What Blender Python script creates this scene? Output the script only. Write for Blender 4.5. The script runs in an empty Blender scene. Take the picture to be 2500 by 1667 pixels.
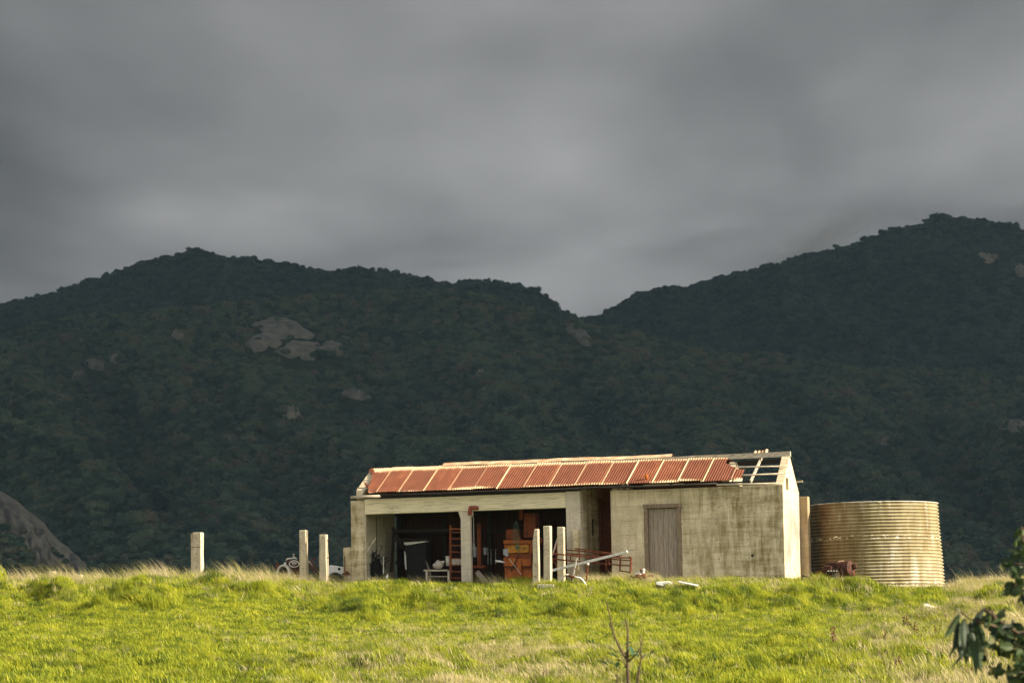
import bpy, math, random
import numpy as np
from mathutils import Vector, Matrix, noise
random.seed(7)
R = math.radians
sc = bpy.context.scene
C = sc.collection

# ------------------------------------------------------------------ camera
FPX = 8250.0                      # focal length in pixels of the 2500 px wide photograph
TILT, ROLL, TH = 5.903, 1.037, 16.703
SX, SY, SZ = 7.709, 97.06, 3.182  # front right corner of the shed (world, z = 0 is eye height)
cam = bpy.data.cameras.new('camera'); camo = bpy.data.objects.new('camera', cam); C.objects.link(camo)
cam.sensor_width = 36; cam.lens = 36*FPX/2500
cam.clip_start = .5; cam.clip_end = 60000
t_, r_ = R(TILT), R(ROLL)
fwd = Vector((0, math.cos(t_), math.sin(t_)))
up0 = Vector((0, -math.sin(t_), math.cos(t_))); rt0 = Vector((1, 0, 0))
cup = up0*math.cos(r_) + rt0*math.sin(r_); crt = rt0*math.cos(r_) - up0*math.sin(r_)
camo.matrix_world = Matrix((crt, cup, -fwd)).transposed().to_4x4()
cam.dof.use_dof = True; cam.dof.focus_distance = 97; cam.dof.aperture_fstop = 8
sc.camera = camo

# ------------------------------------------------------------------ light
SUN = Vector((.848, -.215, .43)).normalized()
w = bpy.data.worlds.new('World'); sc.world = w; w.use_nodes = True
nt = w.node_tree; bg = nt.nodes['Background']
sky = nt.nodes.new('ShaderNodeTexSky'); sky.sky_type = 'NISHITA'; sky.sun_disc = False
sky.sun_elevation = math.asin(SUN.z); sky.sun_rotation = math.atan2(SUN.x, SUN.y)
mx = nt.nodes.new('ShaderNodeMix'); mx.data_type = 'RGBA'; mx.inputs[0].default_value = .6      # even warm grey standing for broken cloud, added to lift and warm the fill
nt.links.new(sky.outputs[0], mx.inputs[6]); mx.inputs[7].default_value = (3.5, 3.0, 2.35, 1)
nt.links.new(mx.outputs[2], bg.inputs[0]); bg.inputs[1].default_value = .14
sl = bpy.data.lights.new('sun', 'SUN'); sl.energy = 4.9; sl.angle = R(.6); sl.color = (1, .87, .66)
so = bpy.data.objects.new('sun', sl); C.objects.link(so)
so.rotation_euler = SUN.to_track_quat('Z', 'Y').to_euler()
sc.view_settings.view_transform = 'Standard'; sc.view_settings.look = 'None'
sc.view_settings.gamma = 1; sc.view_settings.use_curve_mapping = False
sc.view_settings.exposure = 1.38
CLOUD = .083                      # brightness of the cloud base
sc.cycles.use_denoising = True
sc.cycles.max_bounces = 6; sc.cycles.transparent_max_bounces = 6; sc.cycles.volume_bounces = 0

# ------------------------------------------------------------------ pixel rays, shed frame
def ray(px, py):
    d = fwd + crt*((px-1250)/FPX) - cup*((py-833.5)/FPX)
    return d/d.y                                  # per metre of y
def at(px, py, Y): return ray(px, py)*Y
def project(p):
    z = p.dot(fwd); return 1250+FPX*p.dot(crt)/z, 833.5-FPX*p.dot(cup)/z
ct, st = math.cos(R(TH)), math.sin(R(TH))
def to_world(u, v, w): return Vector((SX+u*ct+v*st, SY-u*st+v*ct, SZ+w))
def to_local(p):
    x, y = p.x-SX, p.y-SY
    return Vector((x*ct-y*st, x*st+y*ct, p.z-SZ))
def sp(px, py, v):
    "point of the shed frame at depth v"
    d = ray(px, py); dv = d.x*st+d.y*ct; ov = -(SX*st+SY*ct)
    return to_local(d*((v-ov)/dv))
EO, EW, RV, RH = .3, 2.744, 1.306, .819           # eave overhang, eave height, ridge run, rise
def roof_ut(px, py):
    d = ray(px, py); o = to_local(Vector((0, 0, 0))); dl = to_local(d)-o
    n = Vector((0, -RH, RV+EO)); q = Vector((0, -EO, EW))
    p = o + dl*((q-o).dot(n)/dl.dot(n))
    return p.x, (p.y+EO)/(RV+EO)
def roof_pt(u, t, lift=0): return Vector((u, -EO+t*(RV+EO)-lift*.45, EW+t*RH+lift*.89))

def fbm(x, y, z=0, o=4): return noise.fractal(Vector((x, y, z)), 1.0, 2.0, o, noise_basis='PERLIN_ORIGINAL')

# ------------------------------------------------------------------ mesh helpers
class MB:
    def __init__(s): s.v = []; s.f = []; s.m = []; s.pale = []
    def add(s, vs, fs, mi=0):
        o = len(s.v); s.v += [tuple(q) for q in vs]; s.f += [tuple(i+o for i in f) for f in fs]; s.m += [mi]*len(fs); return s
    def box(s, x0, x1, y0, y1, z0, z1, mi=0, jit=0):
        vs = [(x, y, z) for x in (x0, x1) for y in (y0, y1) for z in (z0, z1)]
        if jit: vs = [tuple(c+random.uniform(-jit, jit) for c in q) for q in vs]
        return s.add(vs, [(0,1,3,2),(4,6,7,5),(0,4,5,1),(2,3,7,6),(0,2,6,4),(1,5,7,3)], mi)
    def beam(s, a, b, wd, ht=None, roll=0, taper=1, mi=0):
        a, b = Vector(a), Vector(b); ht = ht or wd; d = (b-a).normalized()
        up = Vector((0,0,1)) if abs(d.z) < .95 else Vector((0,1,0))
        r = d.cross(up).normalized(); u = r.cross(d)
        if roll: q = Matrix.Rotation(roll, 3, d); r = q@r; u = q@u
        vs = []
        for p, k in ((a, 1), (b, taper)):
            for i, j in ((-1,-1),(1,-1),(1,1),(-1,1)): vs.append(p+r*i*wd/2*k+u*j*ht/2*k)
        return s.add(vs, [(0,3,2,1),(4,5,6,7),(0,1,5,4),(1,2,6,5),(2,3,7,6),(3,0,4,7)], mi)
    def tube(s, pts, rad, n=8, mi=0, closed=False, cap=True):
        pts = [Vector(p) for p in pts]; k = len(pts)
        rad = rad if hasattr(rad, '__len__') else [rad]*k
        o = len(s.v); pr = None
        for i, p in enumerate(pts):
            if closed: d = pts[(i+1) % k]-pts[i-1]
            else: d = pts[min(i+1, k-1)]-pts[max(i-1, 0)]
            d = d.normalized() if d.length > 1e-9 else Vector((0,0,1))
            if pr is None:
                pr = d.cross(Vector((0,0,1)) if abs(d.z) < .9 else Vector((1,0,0))).normalized()
            r = (pr-d*pr.dot(d)).normalized(); pr = r; u = d.cross(r)
            for j in range(n):
                a = 2*math.pi*j/n; s.v.append(tuple(p+(r*math.cos(a)+u*math.sin(a))*rad[i]))
        for i in range(k if closed else k-1):
            for j in range(n):
                a, b = o+i*n+j, o+i*n+(j+1) % n; c = o+((i+1) % k)*n
                s.f.append((a, b, c+(j+1) % n, c+j)); s.m.append(mi)
        if cap and not closed:
            s.f.append(tuple(o+j for j in range(n))[::-1]); s.f.append(tuple(o+(k-1)*n+j for j in range(n))); s.m += [mi, mi]
        return s
    def lathe(s, c, axis, prof, n=16, mi=0):
        c = Vector(c); d = Vector(axis).normalized(); r = d.cross(Vector((0,0,1)) if abs(d.z) < .9 else Vector((1,0,0))).normalized(); u = d.cross(r)
        o = len(s.v)
        for h, rad in prof:
            for j in range(n):
                a = 2*math.pi*j/n; s.v.append(tuple(c+d*h+(r*math.cos(a)+u*math.sin(a))*max(rad, 1e-4)))
        for i in range(len(prof)-1):
            for j in range(n):
                s.f.append((o+i*n+j, o+i*n+(j+1) % n, o+(i+1)*n+(j+1) % n, o+(i+1)*n+j)); s.m.append(mi)
        return s
    def prism(s, poly, x0, x1, plane='yz', mi=0):
        n = len(poly)
        mk = (lambda x, a, b: (x, a, b)) if plane == 'yz' else (lambda x, a, b: (a, x, b)) if plane == 'xz' else (lambda x, a, b: (a, b, x))
        vs = [mk(x0, a, b) for a, b in poly]+[mk(x1, a, b) for a, b in poly]
        return s.add(vs, [tuple(range(n))[::-1], tuple(range(n, 2*n))]+[(i, (i+1) % n, n+(i+1) % n, n+i) for i in range(n)], mi)
    def mesh(s, name, mats, smooth=False):
        me = bpy.data.meshes.new(name); me.from_pydata(s.v, [], s.f)
        for m in (mats if isinstance(mats, (list, tuple)) else [mats]): me.materials.append(m)
        me.polygons.foreach_set('material_index', s.m)
        if smooth: me.polygons.foreach_set('use_smooth', [True]*len(s.f))
        if s.pale:
            at_ = me.attributes.new('pale', 'FLOAT', 'POINT'); at_.data.foreach_set('value', s.pale)
        me.update(); return me
    def build(s, name, mats, parent=None, smooth=False, bevel=0, **props):
        o = bpy.data.objects.new(name, s.mesh(name, mats, smooth)); C.objects.link(o)
        if parent: o.parent = parent
        if bevel:
            b = o.modifiers.new('bevel', 'BEVEL'); b.width = bevel; b.segments = 1; b.limit_method = 'ANGLE'
        for k, x in props.items(): o[k] = x
        return o
def tag(o, label, cat, group=None, kind=None):
    o['label'] = label; o['category'] = cat
    if group: o['group'] = group
    if kind: o['kind'] = kind
    return o
def empty(name, loc, rz=0, label=None, cat=None, group=None):
    o = bpy.data.objects.new(name, None); C.objects.link(o); o.empty_display_size = .1
    o.location = loc; o.rotation_euler = (0, 0, rz)
    if label: tag(o, label, cat, group)
    return o

# ------------------------------------------------------------------ materials
def new_mat(name, rough=.9, spec=.2):
    m = bpy.data.materials.new(name); m.use_nodes = True; n = m.node_tree
    b = n.nodes['Principled BSDF']; b.inputs['Roughness'].default_value = rough
    b.inputs['Specular IOR Level'].default_value = spec
    return m, n, b
class NT:
    "small node helper"
    def __init__(s, n): s.n = n
    def coord(s, kind='Object', scale=(1,1,1)):
        t = s.n.nodes.new('ShaderNodeTexCoord'); mp = s.n.nodes.new('ShaderNodeMapping')
        if kind == 'World':
            g = s.n.nodes.new('ShaderNodeNewGeometry'); s.n.links.new(g.outputs['Position'], mp.inputs[0])
        else: s.n.links.new(t.outputs[kind], mp.inputs[0])
        mp.inputs['Scale'].default_value = scale; return mp.outputs[0]
    def noise(s, vec, scale, detail=4, rough=.6, dist=0):
        t = s.n.nodes.new('ShaderNodeTexNoise'); s.n.links.new(vec, t.inputs['Vector'])
        t.inputs['Scale'].default_value = scale; t.inputs['Detail'].default_value = detail
        t.inputs['Roughness'].default_value = rough; t.inputs['Distortion'].default_value = dist; return t.outputs['Fac']
    def ramp(s, fac, stops, interp='LINEAR'):
        t = s.n.nodes.new('ShaderNodeValToRGB'); s.n.links.new(fac, t.inputs[0]); e = t.color_ramp.elements; t.color_ramp.interpolation = interp
        while len(e) > 1: e.remove(e[-1])
        e[0].position, c0 = stops[0]; e[0].color = s.c(c0)
        for p, c in stops[1:]: k = e.new(p); k.color = s.c(c)
        return t.outputs[0]
    def c(s, c): return (c, c, c, 1) if isinstance(c, (int, float)) else (*c, 1)
    def mix(s, fac, a, b, mode='MIX'):
        t = s.n.nodes.new('ShaderNodeMix'); t.data_type = 'RGBA'; t.blend_type = mode; t.clamp_factor = True
        for i, x in ((0, fac), (6, a), (7, b)):
            if isinstance(x, (int, float)): t.inputs[i].default_value = x if i == 0 else (x, x, x, 1)
            elif isinstance(x, tuple): t.inputs[i].default_value = s.c(x)
            else: s.n.links.new(x, t.inputs[i])
        return t.outputs[2]
    def math(s, op, a, b=0):
        t = s.n.nodes.new('ShaderNodeMath'); t.operation = op
        for i, x in ((0, a), (1, b)):
            if isinstance(x, (int, float)): t.inputs[i].default_value = x
            else: s.n.links.new(x, t.inputs[i])
        return t.outputs[0]
    def sep(s, vec):
        t = s.n.nodes.new('ShaderNodeSeparateXYZ'); s.n.links.new(vec, t.inputs[0]); return t.outputs
    def rng(s, v, a, b, c=0., d=1.):
        t = s.n.nodes.new('ShaderNodeMapRange'); s.n.links.new(v, t.inputs[0])
        for i, x in enumerate((a, b, c, d)): t.inputs[1+i].default_value = x
        return t.outputs[0]
    def bump(s, b, h, strength, dist):
        t = s.n.nodes.new('ShaderNodeBump'); t.inputs['Strength'].default_value = strength; t.inputs['Distance'].default_value = dist
        s.n.links.new(h, t.inputs['Height']); s.n.links.new(t.outputs[0], b.inputs['Normal'])
    def attr(s, name):
        t = s.n.nodes.new('ShaderNodeAttribute'); t.attribute_name = name; return t.outputs['Fac']
    def rand(s):
        t = s.n.nodes.new('ShaderNodeObjectInfo'); return t.outputs['Random']

def concrete(name, light=(.68,.58,.40), dark=(.33,.28,.185), moss=.5, moss_u=None, lifts=True, peel=0, grime=0):
    m, n, b = new_mat(name, .93, .15); k = NT(n); v = k.coord()
    big = k.noise(v, 1.3, 5, .65); fine = k.noise(k.coord(scale=(1,1,3)), 9, 6, .7)
    col = k.mix(k.ramp(big, [(.35, 0), (.65, 1)]), dark, light)
    col = k.mix(k.ramp(fine, [(.35, 0), (.75, 1)]), col, tuple(c*1.18 for c in light))
    streak = k.noise(k.coord(scale=(7, 7, .5)), 2.2, 5, .7)
    col = k.mix(k.math('MULTIPLY', k.ramp(streak, [(.5, 0), (.72, 1)]), .55), col, tuple(c*.62 for c in dark))
    z = k.sep(v)[2]
    if lifts:
        # boards of the formwork: each lift about 0.42 m has its own tone, with a thin seam between
        fr = k.math('FRACT', k.math('DIVIDE', z, .42)); fl = k.math('FLOOR', k.math('DIVIDE', z, .42))
        cmb = n.nodes.new('ShaderNodeCombineXYZ'); n.links.new(fl, cmb.inputs[2]); n.links.new(k.math('MULTIPLY', k.sep(v)[0], .35), cmb.inputs[0])
        tone = k.noise(cmb.outputs[0], 3.1, 2)
        col = k.mix(k.math('MULTIPLY', k.ramp(tone, [(.42, 0), (.6, 1)]), .5), col, tuple(c*.72 for c in light))
        seam = k.rng(k.math('ABSOLUTE', k.math('SUBTRACT', fr, .5)), .46, .5)
        seam = k.math('MULTIPLY', seam, k.ramp(k.noise(k.coord(scale=(1,1,.1)), 2.5, 3), [(.4, 0), (.6, 1)]))
        col = k.mix(k.math('MULTIPLY', seam, .7), col, tuple(c*.5 for c in dark))
    mo = k.ramp(k.math('ADD', k.math('MULTIPLY', k.noise(k.coord(scale=(2.6, 2.6, .55)), 1.6, 6, .72, .2), .6), k.math('MULTIPLY', k.noise(k.coord(scale=(.5, .5, 3.2)), 1.6, 5, .7), .4)), [(.43, 0), (.60, 1)])
    if moss_u:
        f = k.rng(k.sep(v)[0], moss_u[0], moss_u[1], moss_u[2], moss_u[3]); mo = k.math('MULTIPLY', mo, f)
    mo = k.math('MULTIPLY', mo, moss)
    col = k.mix(mo, col, k.mix(k.noise(v, 6, 3), (.12,.085,.020), (.23,.18,.07)))
    if grime:
        g = k.math('MULTIPLY', k.rng(k.math('ABSOLUTE', k.math('SUBTRACT', z, 1.1)), 1.15, .5), k.ramp(k.noise(k.coord(scale=(1, 1.6, .8)), 1.3, 5, .6), [(.38, 0), (.6, 1)]))
        col = k.mix(k.math('MULTIPLY', g, grime), col, (.17,.145,.15))
    if peel:
        pn = k.ramp(k.noise(k.coord(scale=(.55, 1, 10)), 3.0, 8, .72), [(.38, .25), (.52, 1)])
        col = k.mix(k.math('MULTIPLY', pn, peel), col, (.78,.69,.47))
    n.links.new(col, b.inputs['Base Color'])
    k.bump(b, k.noise(v, 14, 6, .7), .5, .02)
    return m
M = {}
M['wall'] = concrete('board_marked_concrete', moss=.85, moss_u=(-4.5, -1.2, .35, 1.1))
M['pier'] = concrete('mossy_concrete', moss=.9)
M['pillar'] = concrete('pale_concrete', light=(.58,.51,.40), dark=(.36,.32,.26), moss=.12)
M['gable'] = concrete('clean_concrete', light=(.66,.56,.38), dark=(.40,.33,.24), moss=.15, grime=.75)
M['butt'] = concrete('brown_stained_concrete', light=(.42,.33,.22), dark=(.26,.19,.12), moss=.5)
M['lintel'] = concrete('peeling_lintel', light=(.36,.33,.26), dark=(.20,.19,.16), moss=.3, lifts=False, peel=.95)
M['inner'] = concrete('inner_concrete', light=(.52,.49,.37), dark=(.30,.29,.22), moss=.35)
M['post'] = concrete('post_concrete', light=(.60,.52,.37), dark=(.30,.25,.17), moss=.22, lifts=False)

def simple(name, c1, c2, scale=8, stretch=(1,1,1), rough=.8, spec=.3, bump=.3, c3=None, metal=0):
    m, n, b = new_mat(name, rough, spec); k = NT(n); v = k.coord(scale=stretch)
    f = k.noise(v, scale, 6, .65); st = [(.32, c1), (.68, c2)]
    if c3: st.append((.8, c3))
    n.links.new(k.ramp(f, st), b.inputs['Base Color']); b.inputs['Metallic'].default_value = metal
    if bump: k.bump(b, f, bump, .01)
    return m
M['timber'] = simple('weathered_timber', (.22,.18,.13), (.60,.53,.41), 5, (1.2, 8, 8))
M['grey_timber'] = simple('grey_door_timber', (.15,.115,.085), (.40,.33,.26), 4, (14, 14, .8), c3=(.52,.44,.36))
M['frame'] = simple('brown_frame_timber', (.10,.07,.045), (.30,.23,.155), 6, (6, 6, 1))
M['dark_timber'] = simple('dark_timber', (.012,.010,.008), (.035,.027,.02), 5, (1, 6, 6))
M['rust'] = simple('rusty_steel', (.06,.016,.008), (.18,.05,.02), 12, rough=.85)
M['old_iron'] = simple('old_engine_iron', (.018,.008,.006), (.085,.026,.013), 9, c3=(.16,.05,.025), bump=.8)
M['orange'] = simple('orange_paint', (.20,.045,.010), (.46,.13,.014), 7, rough=.65, c3=(.08,.025,.01))
M['orange_dark'] = simple('rusted_orange_paint', (.08,.02,.007), (.24,.055,.010), 5, rough=.7)
M['white'] = simple('white_enamel', (.68,.67,.62), (.84,.83,.80), 3, rough=.45, bump=.05)
M['chalk'] = simple('chipped_white_paint', (.45,.42,.35), (.78,.74,.64), 7, rough=.7)
M['galv'] = simple('galvanised_pipe', (.42,.41,.37), (.66,.64,.58), 9, rough=.5, spec=.5)
M['black'] = simple('black_iron', (.012,.012,.012), (.04,.035,.03), 8, rough=.6)
M['hole'] = simple('bolt_hole_shadow', (.03,.022,.015), (.06,.04,.02), 8)
M['twine'] = simple('green_twine', (.05,.10,.06), (.10,.22,.14), 20)
M['sack'] = simple('faded_sack', (.30,.26,.22), (.52,.46,.40), 9)
M['grey'] = simple('grey_sheet_metal', (.25,.27,.28), (.38,.40,.40), 5, rough=.6)
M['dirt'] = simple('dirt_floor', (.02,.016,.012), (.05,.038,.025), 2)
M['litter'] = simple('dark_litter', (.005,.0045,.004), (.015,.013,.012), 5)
M['rock'] = simple('granite', (.07,.07,.052), (.22,.20,.17), .09, (1,1,2.5), c3=(.30,.275,.235), bump=.8)
M['spur'] = simple('lichened_granite', (.05,.048,.036), (.17,.155,.13), .16, (1,1,1.6), c3=(.22,.21,.15), bump=1)
M['limestone'] = simple('pale_stone', (.40,.36,.30), (.60,.55,.47), 4)

def roof_mat(name, hue=1):
    m, n, b = new_mat(name, .75, .25); k = NT(n); v = k.coord()
    base = k.ramp(k.noise(k.coord(scale=(1.2, .45, .45)), 4, 6, .65), [(.3, (.135*hue,.042,.020)), (.55, (.21*hue,.070,.034)), (.75, (.31,.12,.055))])
    base = k.mix(k.math('MULTIPLY', k.rand(), .65), base, (.13,.045,.026))
    pale = k.attr('pale'); nz = k.noise(v, 9, 5, .7)
    f = k.ramp(k.math('ADD', pale, k.math('MULTIPLY', nz, .55)), [(.62, 0), (.95, 1)])
    col = k.mix(f, base, k.mix(k.noise(v, 14), (.62,.34,.14), (.80,.68,.46)))
    n.links.new(col, b.inputs['Base Color']); k.bump(b, nz, .2, .004)
    return m
M['roof'] = roof_mat('rusted_corrugated_iron')
M['cap'] = simple('rusty_ridge_cap', (.42,.19,.08), (.75,.60,.40), 4, (1, 2, 2), rough=.6)

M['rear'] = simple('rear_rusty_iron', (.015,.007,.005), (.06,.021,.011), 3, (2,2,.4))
def tank_mat():
    m, n, b = new_mat('stained_tank_iron', .6, .35); k = NT(n); v = k.coord()
    base = k.ramp(k.noise(k.coord(scale=(1,1,.4)), 1.6, 5, .7), [(.3, (.20,.16,.07)), (.5, (.36,.315,.185)), (.7, (.52,.47,.34))])
    ochre = k.ramp(k.noise(k.coord(scale=(2.2, 2.2, .35)), 1.5, 6, .7), [(.44, 0), (.62, 1)])
    base = k.mix(k.math('MULTIPLY', ochre, .6), base, (.15,.10,.02))
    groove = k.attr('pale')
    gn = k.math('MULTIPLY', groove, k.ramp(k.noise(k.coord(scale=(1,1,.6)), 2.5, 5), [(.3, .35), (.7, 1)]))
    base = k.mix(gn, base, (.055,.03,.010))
    x = k.sep(v)[0]
    base = k.mix(k.math('MULTIPLY', k.rng(x, -.4, -1.7), k.ramp(k.noise(v, 2.2, 5), [(.3, .5), (.6, 1)])), base, (.10,.055,.022))  # left side rust browner, with its shade put into the colour too
    grey = k.math('MULTIPLY', k.ramp(k.noise(k.coord(scale=(3,3,.5)), 1.2, 3), [(.6, 0), (.7, 1)]), .6)
    base = k.mix(grey, base, (.46,.44,.38))
    z = k.sep(v)[2]
    band = k.rng(k.math('ABSOLUTE', k.math('SUBTRACT', z, 1.55)), .08, .02)
    band2 = k.rng(k.math('ABSOLUTE', k.math('SUBTRACT', z, .18)), .16, .05)
    sp_ = k.ramp(k.noise(k.coord(scale=(3,3,6)), 2.6, 4), [(.58, 0), (.61, 1)])
    wh = k.math('MULTIPLY', k.math('MAXIMUM', band, k.math('MULTIPLY', band2, .8)), sp_)
    base = k.mix(wh, base, (.82,.78,.66))
    n.links.new(base, b.inputs['Base Color']); return m
M['tank'] = tank_mat()

def leaf_mat(name, stops, transl=.35, vec='World', scale=1., rough=.6, rnd=.3, spec=.25):
    m, n, b = new_mat(name, rough, spec); k = NT(n)
    f = k.math('ADD', k.math('MULTIPLY', k.noise(k.coord(vec), scale, 4, .6), 1-rnd), k.math('MULTIPLY', k.rand(), rnd))
    col = k.ramp(f, stops); n.links.new(col, b.inputs['Base Color'])
    if transl:
        tr = n.nodes.new('ShaderNodeBsdfTranslucent'); n.links.new(col, tr.inputs[0])
        mx = n.nodes.new('ShaderNodeMixShader'); mx.inputs[0].default_value = transl
        n.links.new(b.outputs[0], mx.inputs[1]); n.links.new(tr.outputs[0], mx.inputs[2])
        n.links.new(mx.outputs[0], n.nodes['Material Output'].inputs[0])
    return m
M['grass'] = leaf_mat('green_grass', [(.33, (.065,.105,.010)), (.43, (.175,.225,.013)), (.54, (.30,.34,.018)), (.68, (.45,.45,.035))], .45, scale=1.3, rnd=.35)
M['dry'] = leaf_mat('dry_grass', [(.3, (.30,.30,.07)), (.5, (.42,.37,.16)), (.7, (.58,.48,.30))], .35, scale=.5, rnd=.6)
M['back_bush'] = leaf_mat('dark_back_forest', [(.28, (.008,.018,.018)), (.5, (.024,.042,.037)), (.68, (.048,.066,.055))], 0, scale=.02, rnd=.45, rough=.9, spec=.05)  # darker, bluer foliage for the back slope and right summit
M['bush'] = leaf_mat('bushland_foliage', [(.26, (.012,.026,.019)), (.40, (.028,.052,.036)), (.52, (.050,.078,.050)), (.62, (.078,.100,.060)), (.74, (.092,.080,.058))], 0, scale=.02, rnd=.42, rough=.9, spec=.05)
M['gum'] = leaf_mat('eucalypt_leaf', [(.3, (.010,.022,.008)), (.55, (.022,.045,.014)), (.75, (.06,.09,.03)), (.85,(.14,.11,.04))], .2, scale=6, rnd=.6, rough=.55, spec=.3)
M['dock'] = leaf_mat('rusty_weed', [(.3, (.08,.03,.018)), (.7, (.18,.08,.05))], .1, scale=8)
M['sprig'] = leaf_mat('sapling_leaf', [(.3, (.03,.07,.03)), (.7, (.07,.14,.06))], .3, scale=8)
M['bark'] = simple('grey_bark', (.06,.05,.04), (.16,.13,.10), 6, (1,1,.3))
M['twig'] = simple('brown_twig', (.05,.03,.02), (.10,.065,.04), 20)
def soil():
    m, n, b = new_mat('hillside_turf', 1, 0); k = NT(n); v = k.coord('World')
    n.links.new(k.ramp(k.noise(v, .5, 8, .7), [(.3, (.05,.055,.015)), (.55, (.13,.14,.02)), (.75, (.24,.21,.08))]), b.inputs['Base Color']); k.bump(b, k.noise(v, 9, 5), .6, .05); return m
M['soil'] = soil()
def understorey():
    m, n, b = new_mat('forest_floor', 1, 0); k = NT(n); v = k.coord('World')
    n.links.new(k.ramp(k.noise(v, .06, 8, .7), [(.3, (.012,.018,.010)), (.7, (.035,.042,.022))]), b.inputs['Base Color']); return m
M['under'] = understorey()

# ------------------------------------------------------------------ clouds: one heavy deck over the mountain
def cloud_mat():
    m = bpy.data.materials.new('storm_cloud'); m.use_nodes = True; n = m.node_tree; k = NT(n)
    n.nodes.remove(n.nodes['Principled BSDF'])
    v = k.coord('World', (1, .30, 1))
    a = k.noise(v, 1/520, 4, .42, .1); b_ = k.noise(v, 1/1350, 4, .5, .1)
    f = k.math('ADD', k.math('MULTIPLY', a, .55), k.math('MULTIPLY', b_, .45))
    col = k.ramp(f, [(.37, (.52,.525,.55)), (.46, (.76,.765,.79)), (.53, (1.0,1.005,1.02)), (.70, (1.75,1.75,1.77))])
    e = n.nodes.new('ShaderNodeEmission'); n.links.new(col, e.inputs[0]); e.inputs[1].default_value = CLOUD
    n.links.new(e.outputs[0], n.nodes['Material Output'].inputs[0])
    m.cycles.emission_sampling = 'NONE'
    return m
def clouds():
    xs = np.linspace(-9000, 9000, 46); ys = list(np.linspace(60, 9000, 52))+list(np.linspace(9600, 30000, 20))
    b = MB(); nx, ny = len(xs), len(ys)
    for top in (0, 1):
        for y in ys:
            for x in xs:
                z = 900+45*fbm(x/900, y/1800, 3, 3)-(max(0, y-9000)/21000)**2*700
                b.v.append((x+60*fbm(x/300, y/300), y+120*fbm(x/500, y/500, 5), z+(150 if top else 0)))
    o = nx*ny
    for j in range(ny-1):
        for i in range(nx-1):
            a = j*nx+i; q = (a, a+nx, a+nx+1, a+1); b.f.append(q); b.f.append(tuple(o+c for c in q[::-1]))
    edge = [i for i in range(nx)]+[j*nx+nx-1 for j in range(1, ny)]+[(ny-1)*nx+i for i in range(nx-2, -1, -1)]+[j*nx for j in range(ny-2, 0, -1)]
    for i in range(len(edge)):
        a, c = edge[i], edge[(i+1) % len(edge)]; b.f.append((a, c, c+o, a+o))
    b.m = [0]*len(b.f)
    b.build('clouds', cloud_mat(), smooth=True, kind='structure', label='low grey storm cloud over the mountain')
clouds()

# ------------------------------------------------------------------ foreground hill
KD = 2500/2352.
crest_px = [(-900,1440),(-300,1428),(0,1424),(200,1426),(430,1414),(600,1416),(860,1419),(1150,1425),(1320,1424),(1490,1418),(1700,1420),(1915,1420),(1960,1427),(2140,1440),(2300,1444),(2400,1432),(2500,1432),(2900,1440),(3500,1450)]
CRY = 97.0
cx_, cz_ = zip(*[(at(a, b, CRY).x/CRY, at(a, b, CRY).z/CRY) for a, b in crest_px])
bx_, bz_ = zip(*[(at(a, 1690, 66).x/66, at(a, 1690, 66).z) for a in (-900, 0, 1250, 2500, 3500)])
def sm(x, a, b): t = min(1, max(0, (x-a)/(b-a))); return t*t*(3-2*t)
def crest_y(x):
    f = SY + (SX-x)*st/ct                       # line of the shed's front wall
    return f+(97.8-f)*sm(abs(x-1.4), 6.8, 9.5)
HUM = {}
def hummocks():
    rnd = random.Random(21)
    def put(x, y, h, r_):
        for i in range(int((x-2.2*r_)//2), int((x+2.2*r_)//2)+1):
            for j in range(int((y-3*r_)//2), int((y+3*r_)//2)+1): HUM.setdefault((i, j), []).append((x, y, h, r_))
    for _ in range(150):      # along the crest and its shoulder
        x = rnd.uniform(-17, 17); y = rnd.uniform(86, 94.5)+(1.5 if x < -6 else 0); put(x, y, rnd.uniform(.06, .20), rnd.uniform(.3, .75))
    for _ in range(75):       # tussocks nearer the camera
        y = rnd.uniform(64, 76); x = rnd.uniform(-.16, .17)*y
        if x < -4 and y > 70: continue
        put(x, y, rnd.uniform(.07, .22), rnd.uniform(.25, .6))
    for _ in range(45): put(rnd.uniform(5.5, 15), rnd.uniform(72, 90), rnd.uniform(.06, .18), rnd.uniform(.3, .6))
hummocks()
def hum(x, y):
    z = 0
    for a, b, h, r_ in HUM.get((int(x//2), int(y//2)), ()):
        d = ((x-a)/r_)**2+((y-b)/(r_*1.4))**2
        if d < 4.5: z += h*math.exp(-d*1.3)
    return z
def ground(x, y, bumps=True):
    a = x/max(y, 60); yc = crest_y(x)-.25
    zc = np.interp(a, cx_, cz_)*97.0
    zb = np.interp(a, bx_, bz_)
    if y < 66: z = -1.6+(zb+1.6)*(max(y, -40)/66.)**1.2 if y > 0 else -1.6
    elif y < yc:
        s = (y-66)/(yc-66); z = zb+(zc-zb)*(s*.93+.07*s*s)
    else: z = zc-max(0, y-yc-9)*.10-max(0, y-130)*.05
    if y > 400: z = max(z, -42+ (0))
    if bumps and 50 < y < 120:
        k = .30*sm(y, 87, 91)*(1-sm(y, yc-3.0, yc-.6))+.10+.30*(1-sm(y, 70, 80))*sm(y, 62, 66)
        side = .38*sm(y, 80, 86)*(1-sm(y, 91, 93))*(sm(x, 8, 11)+sm(-x, 9, 12))
        nz = fbm(x*.62+3, y*.30, 1, 4)
        z += hum(x, y)*(1-sm(y, yc-1.5, yc-.3))+(k+side)*.75*nz+(.03+.5*k)*.5*fbm(x*2.0, y*1.1, 4, 3)*(1-.9*sm(y, yc-1, yc))
    lx, ly = (x-SX)*ct-(y-SY)*st, (x-SX)*st+(y-SY)*ct
    if -13.4 < lx < .3 and -.05 < ly < 4: z = min(z, SZ-.04)
    return z
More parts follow.
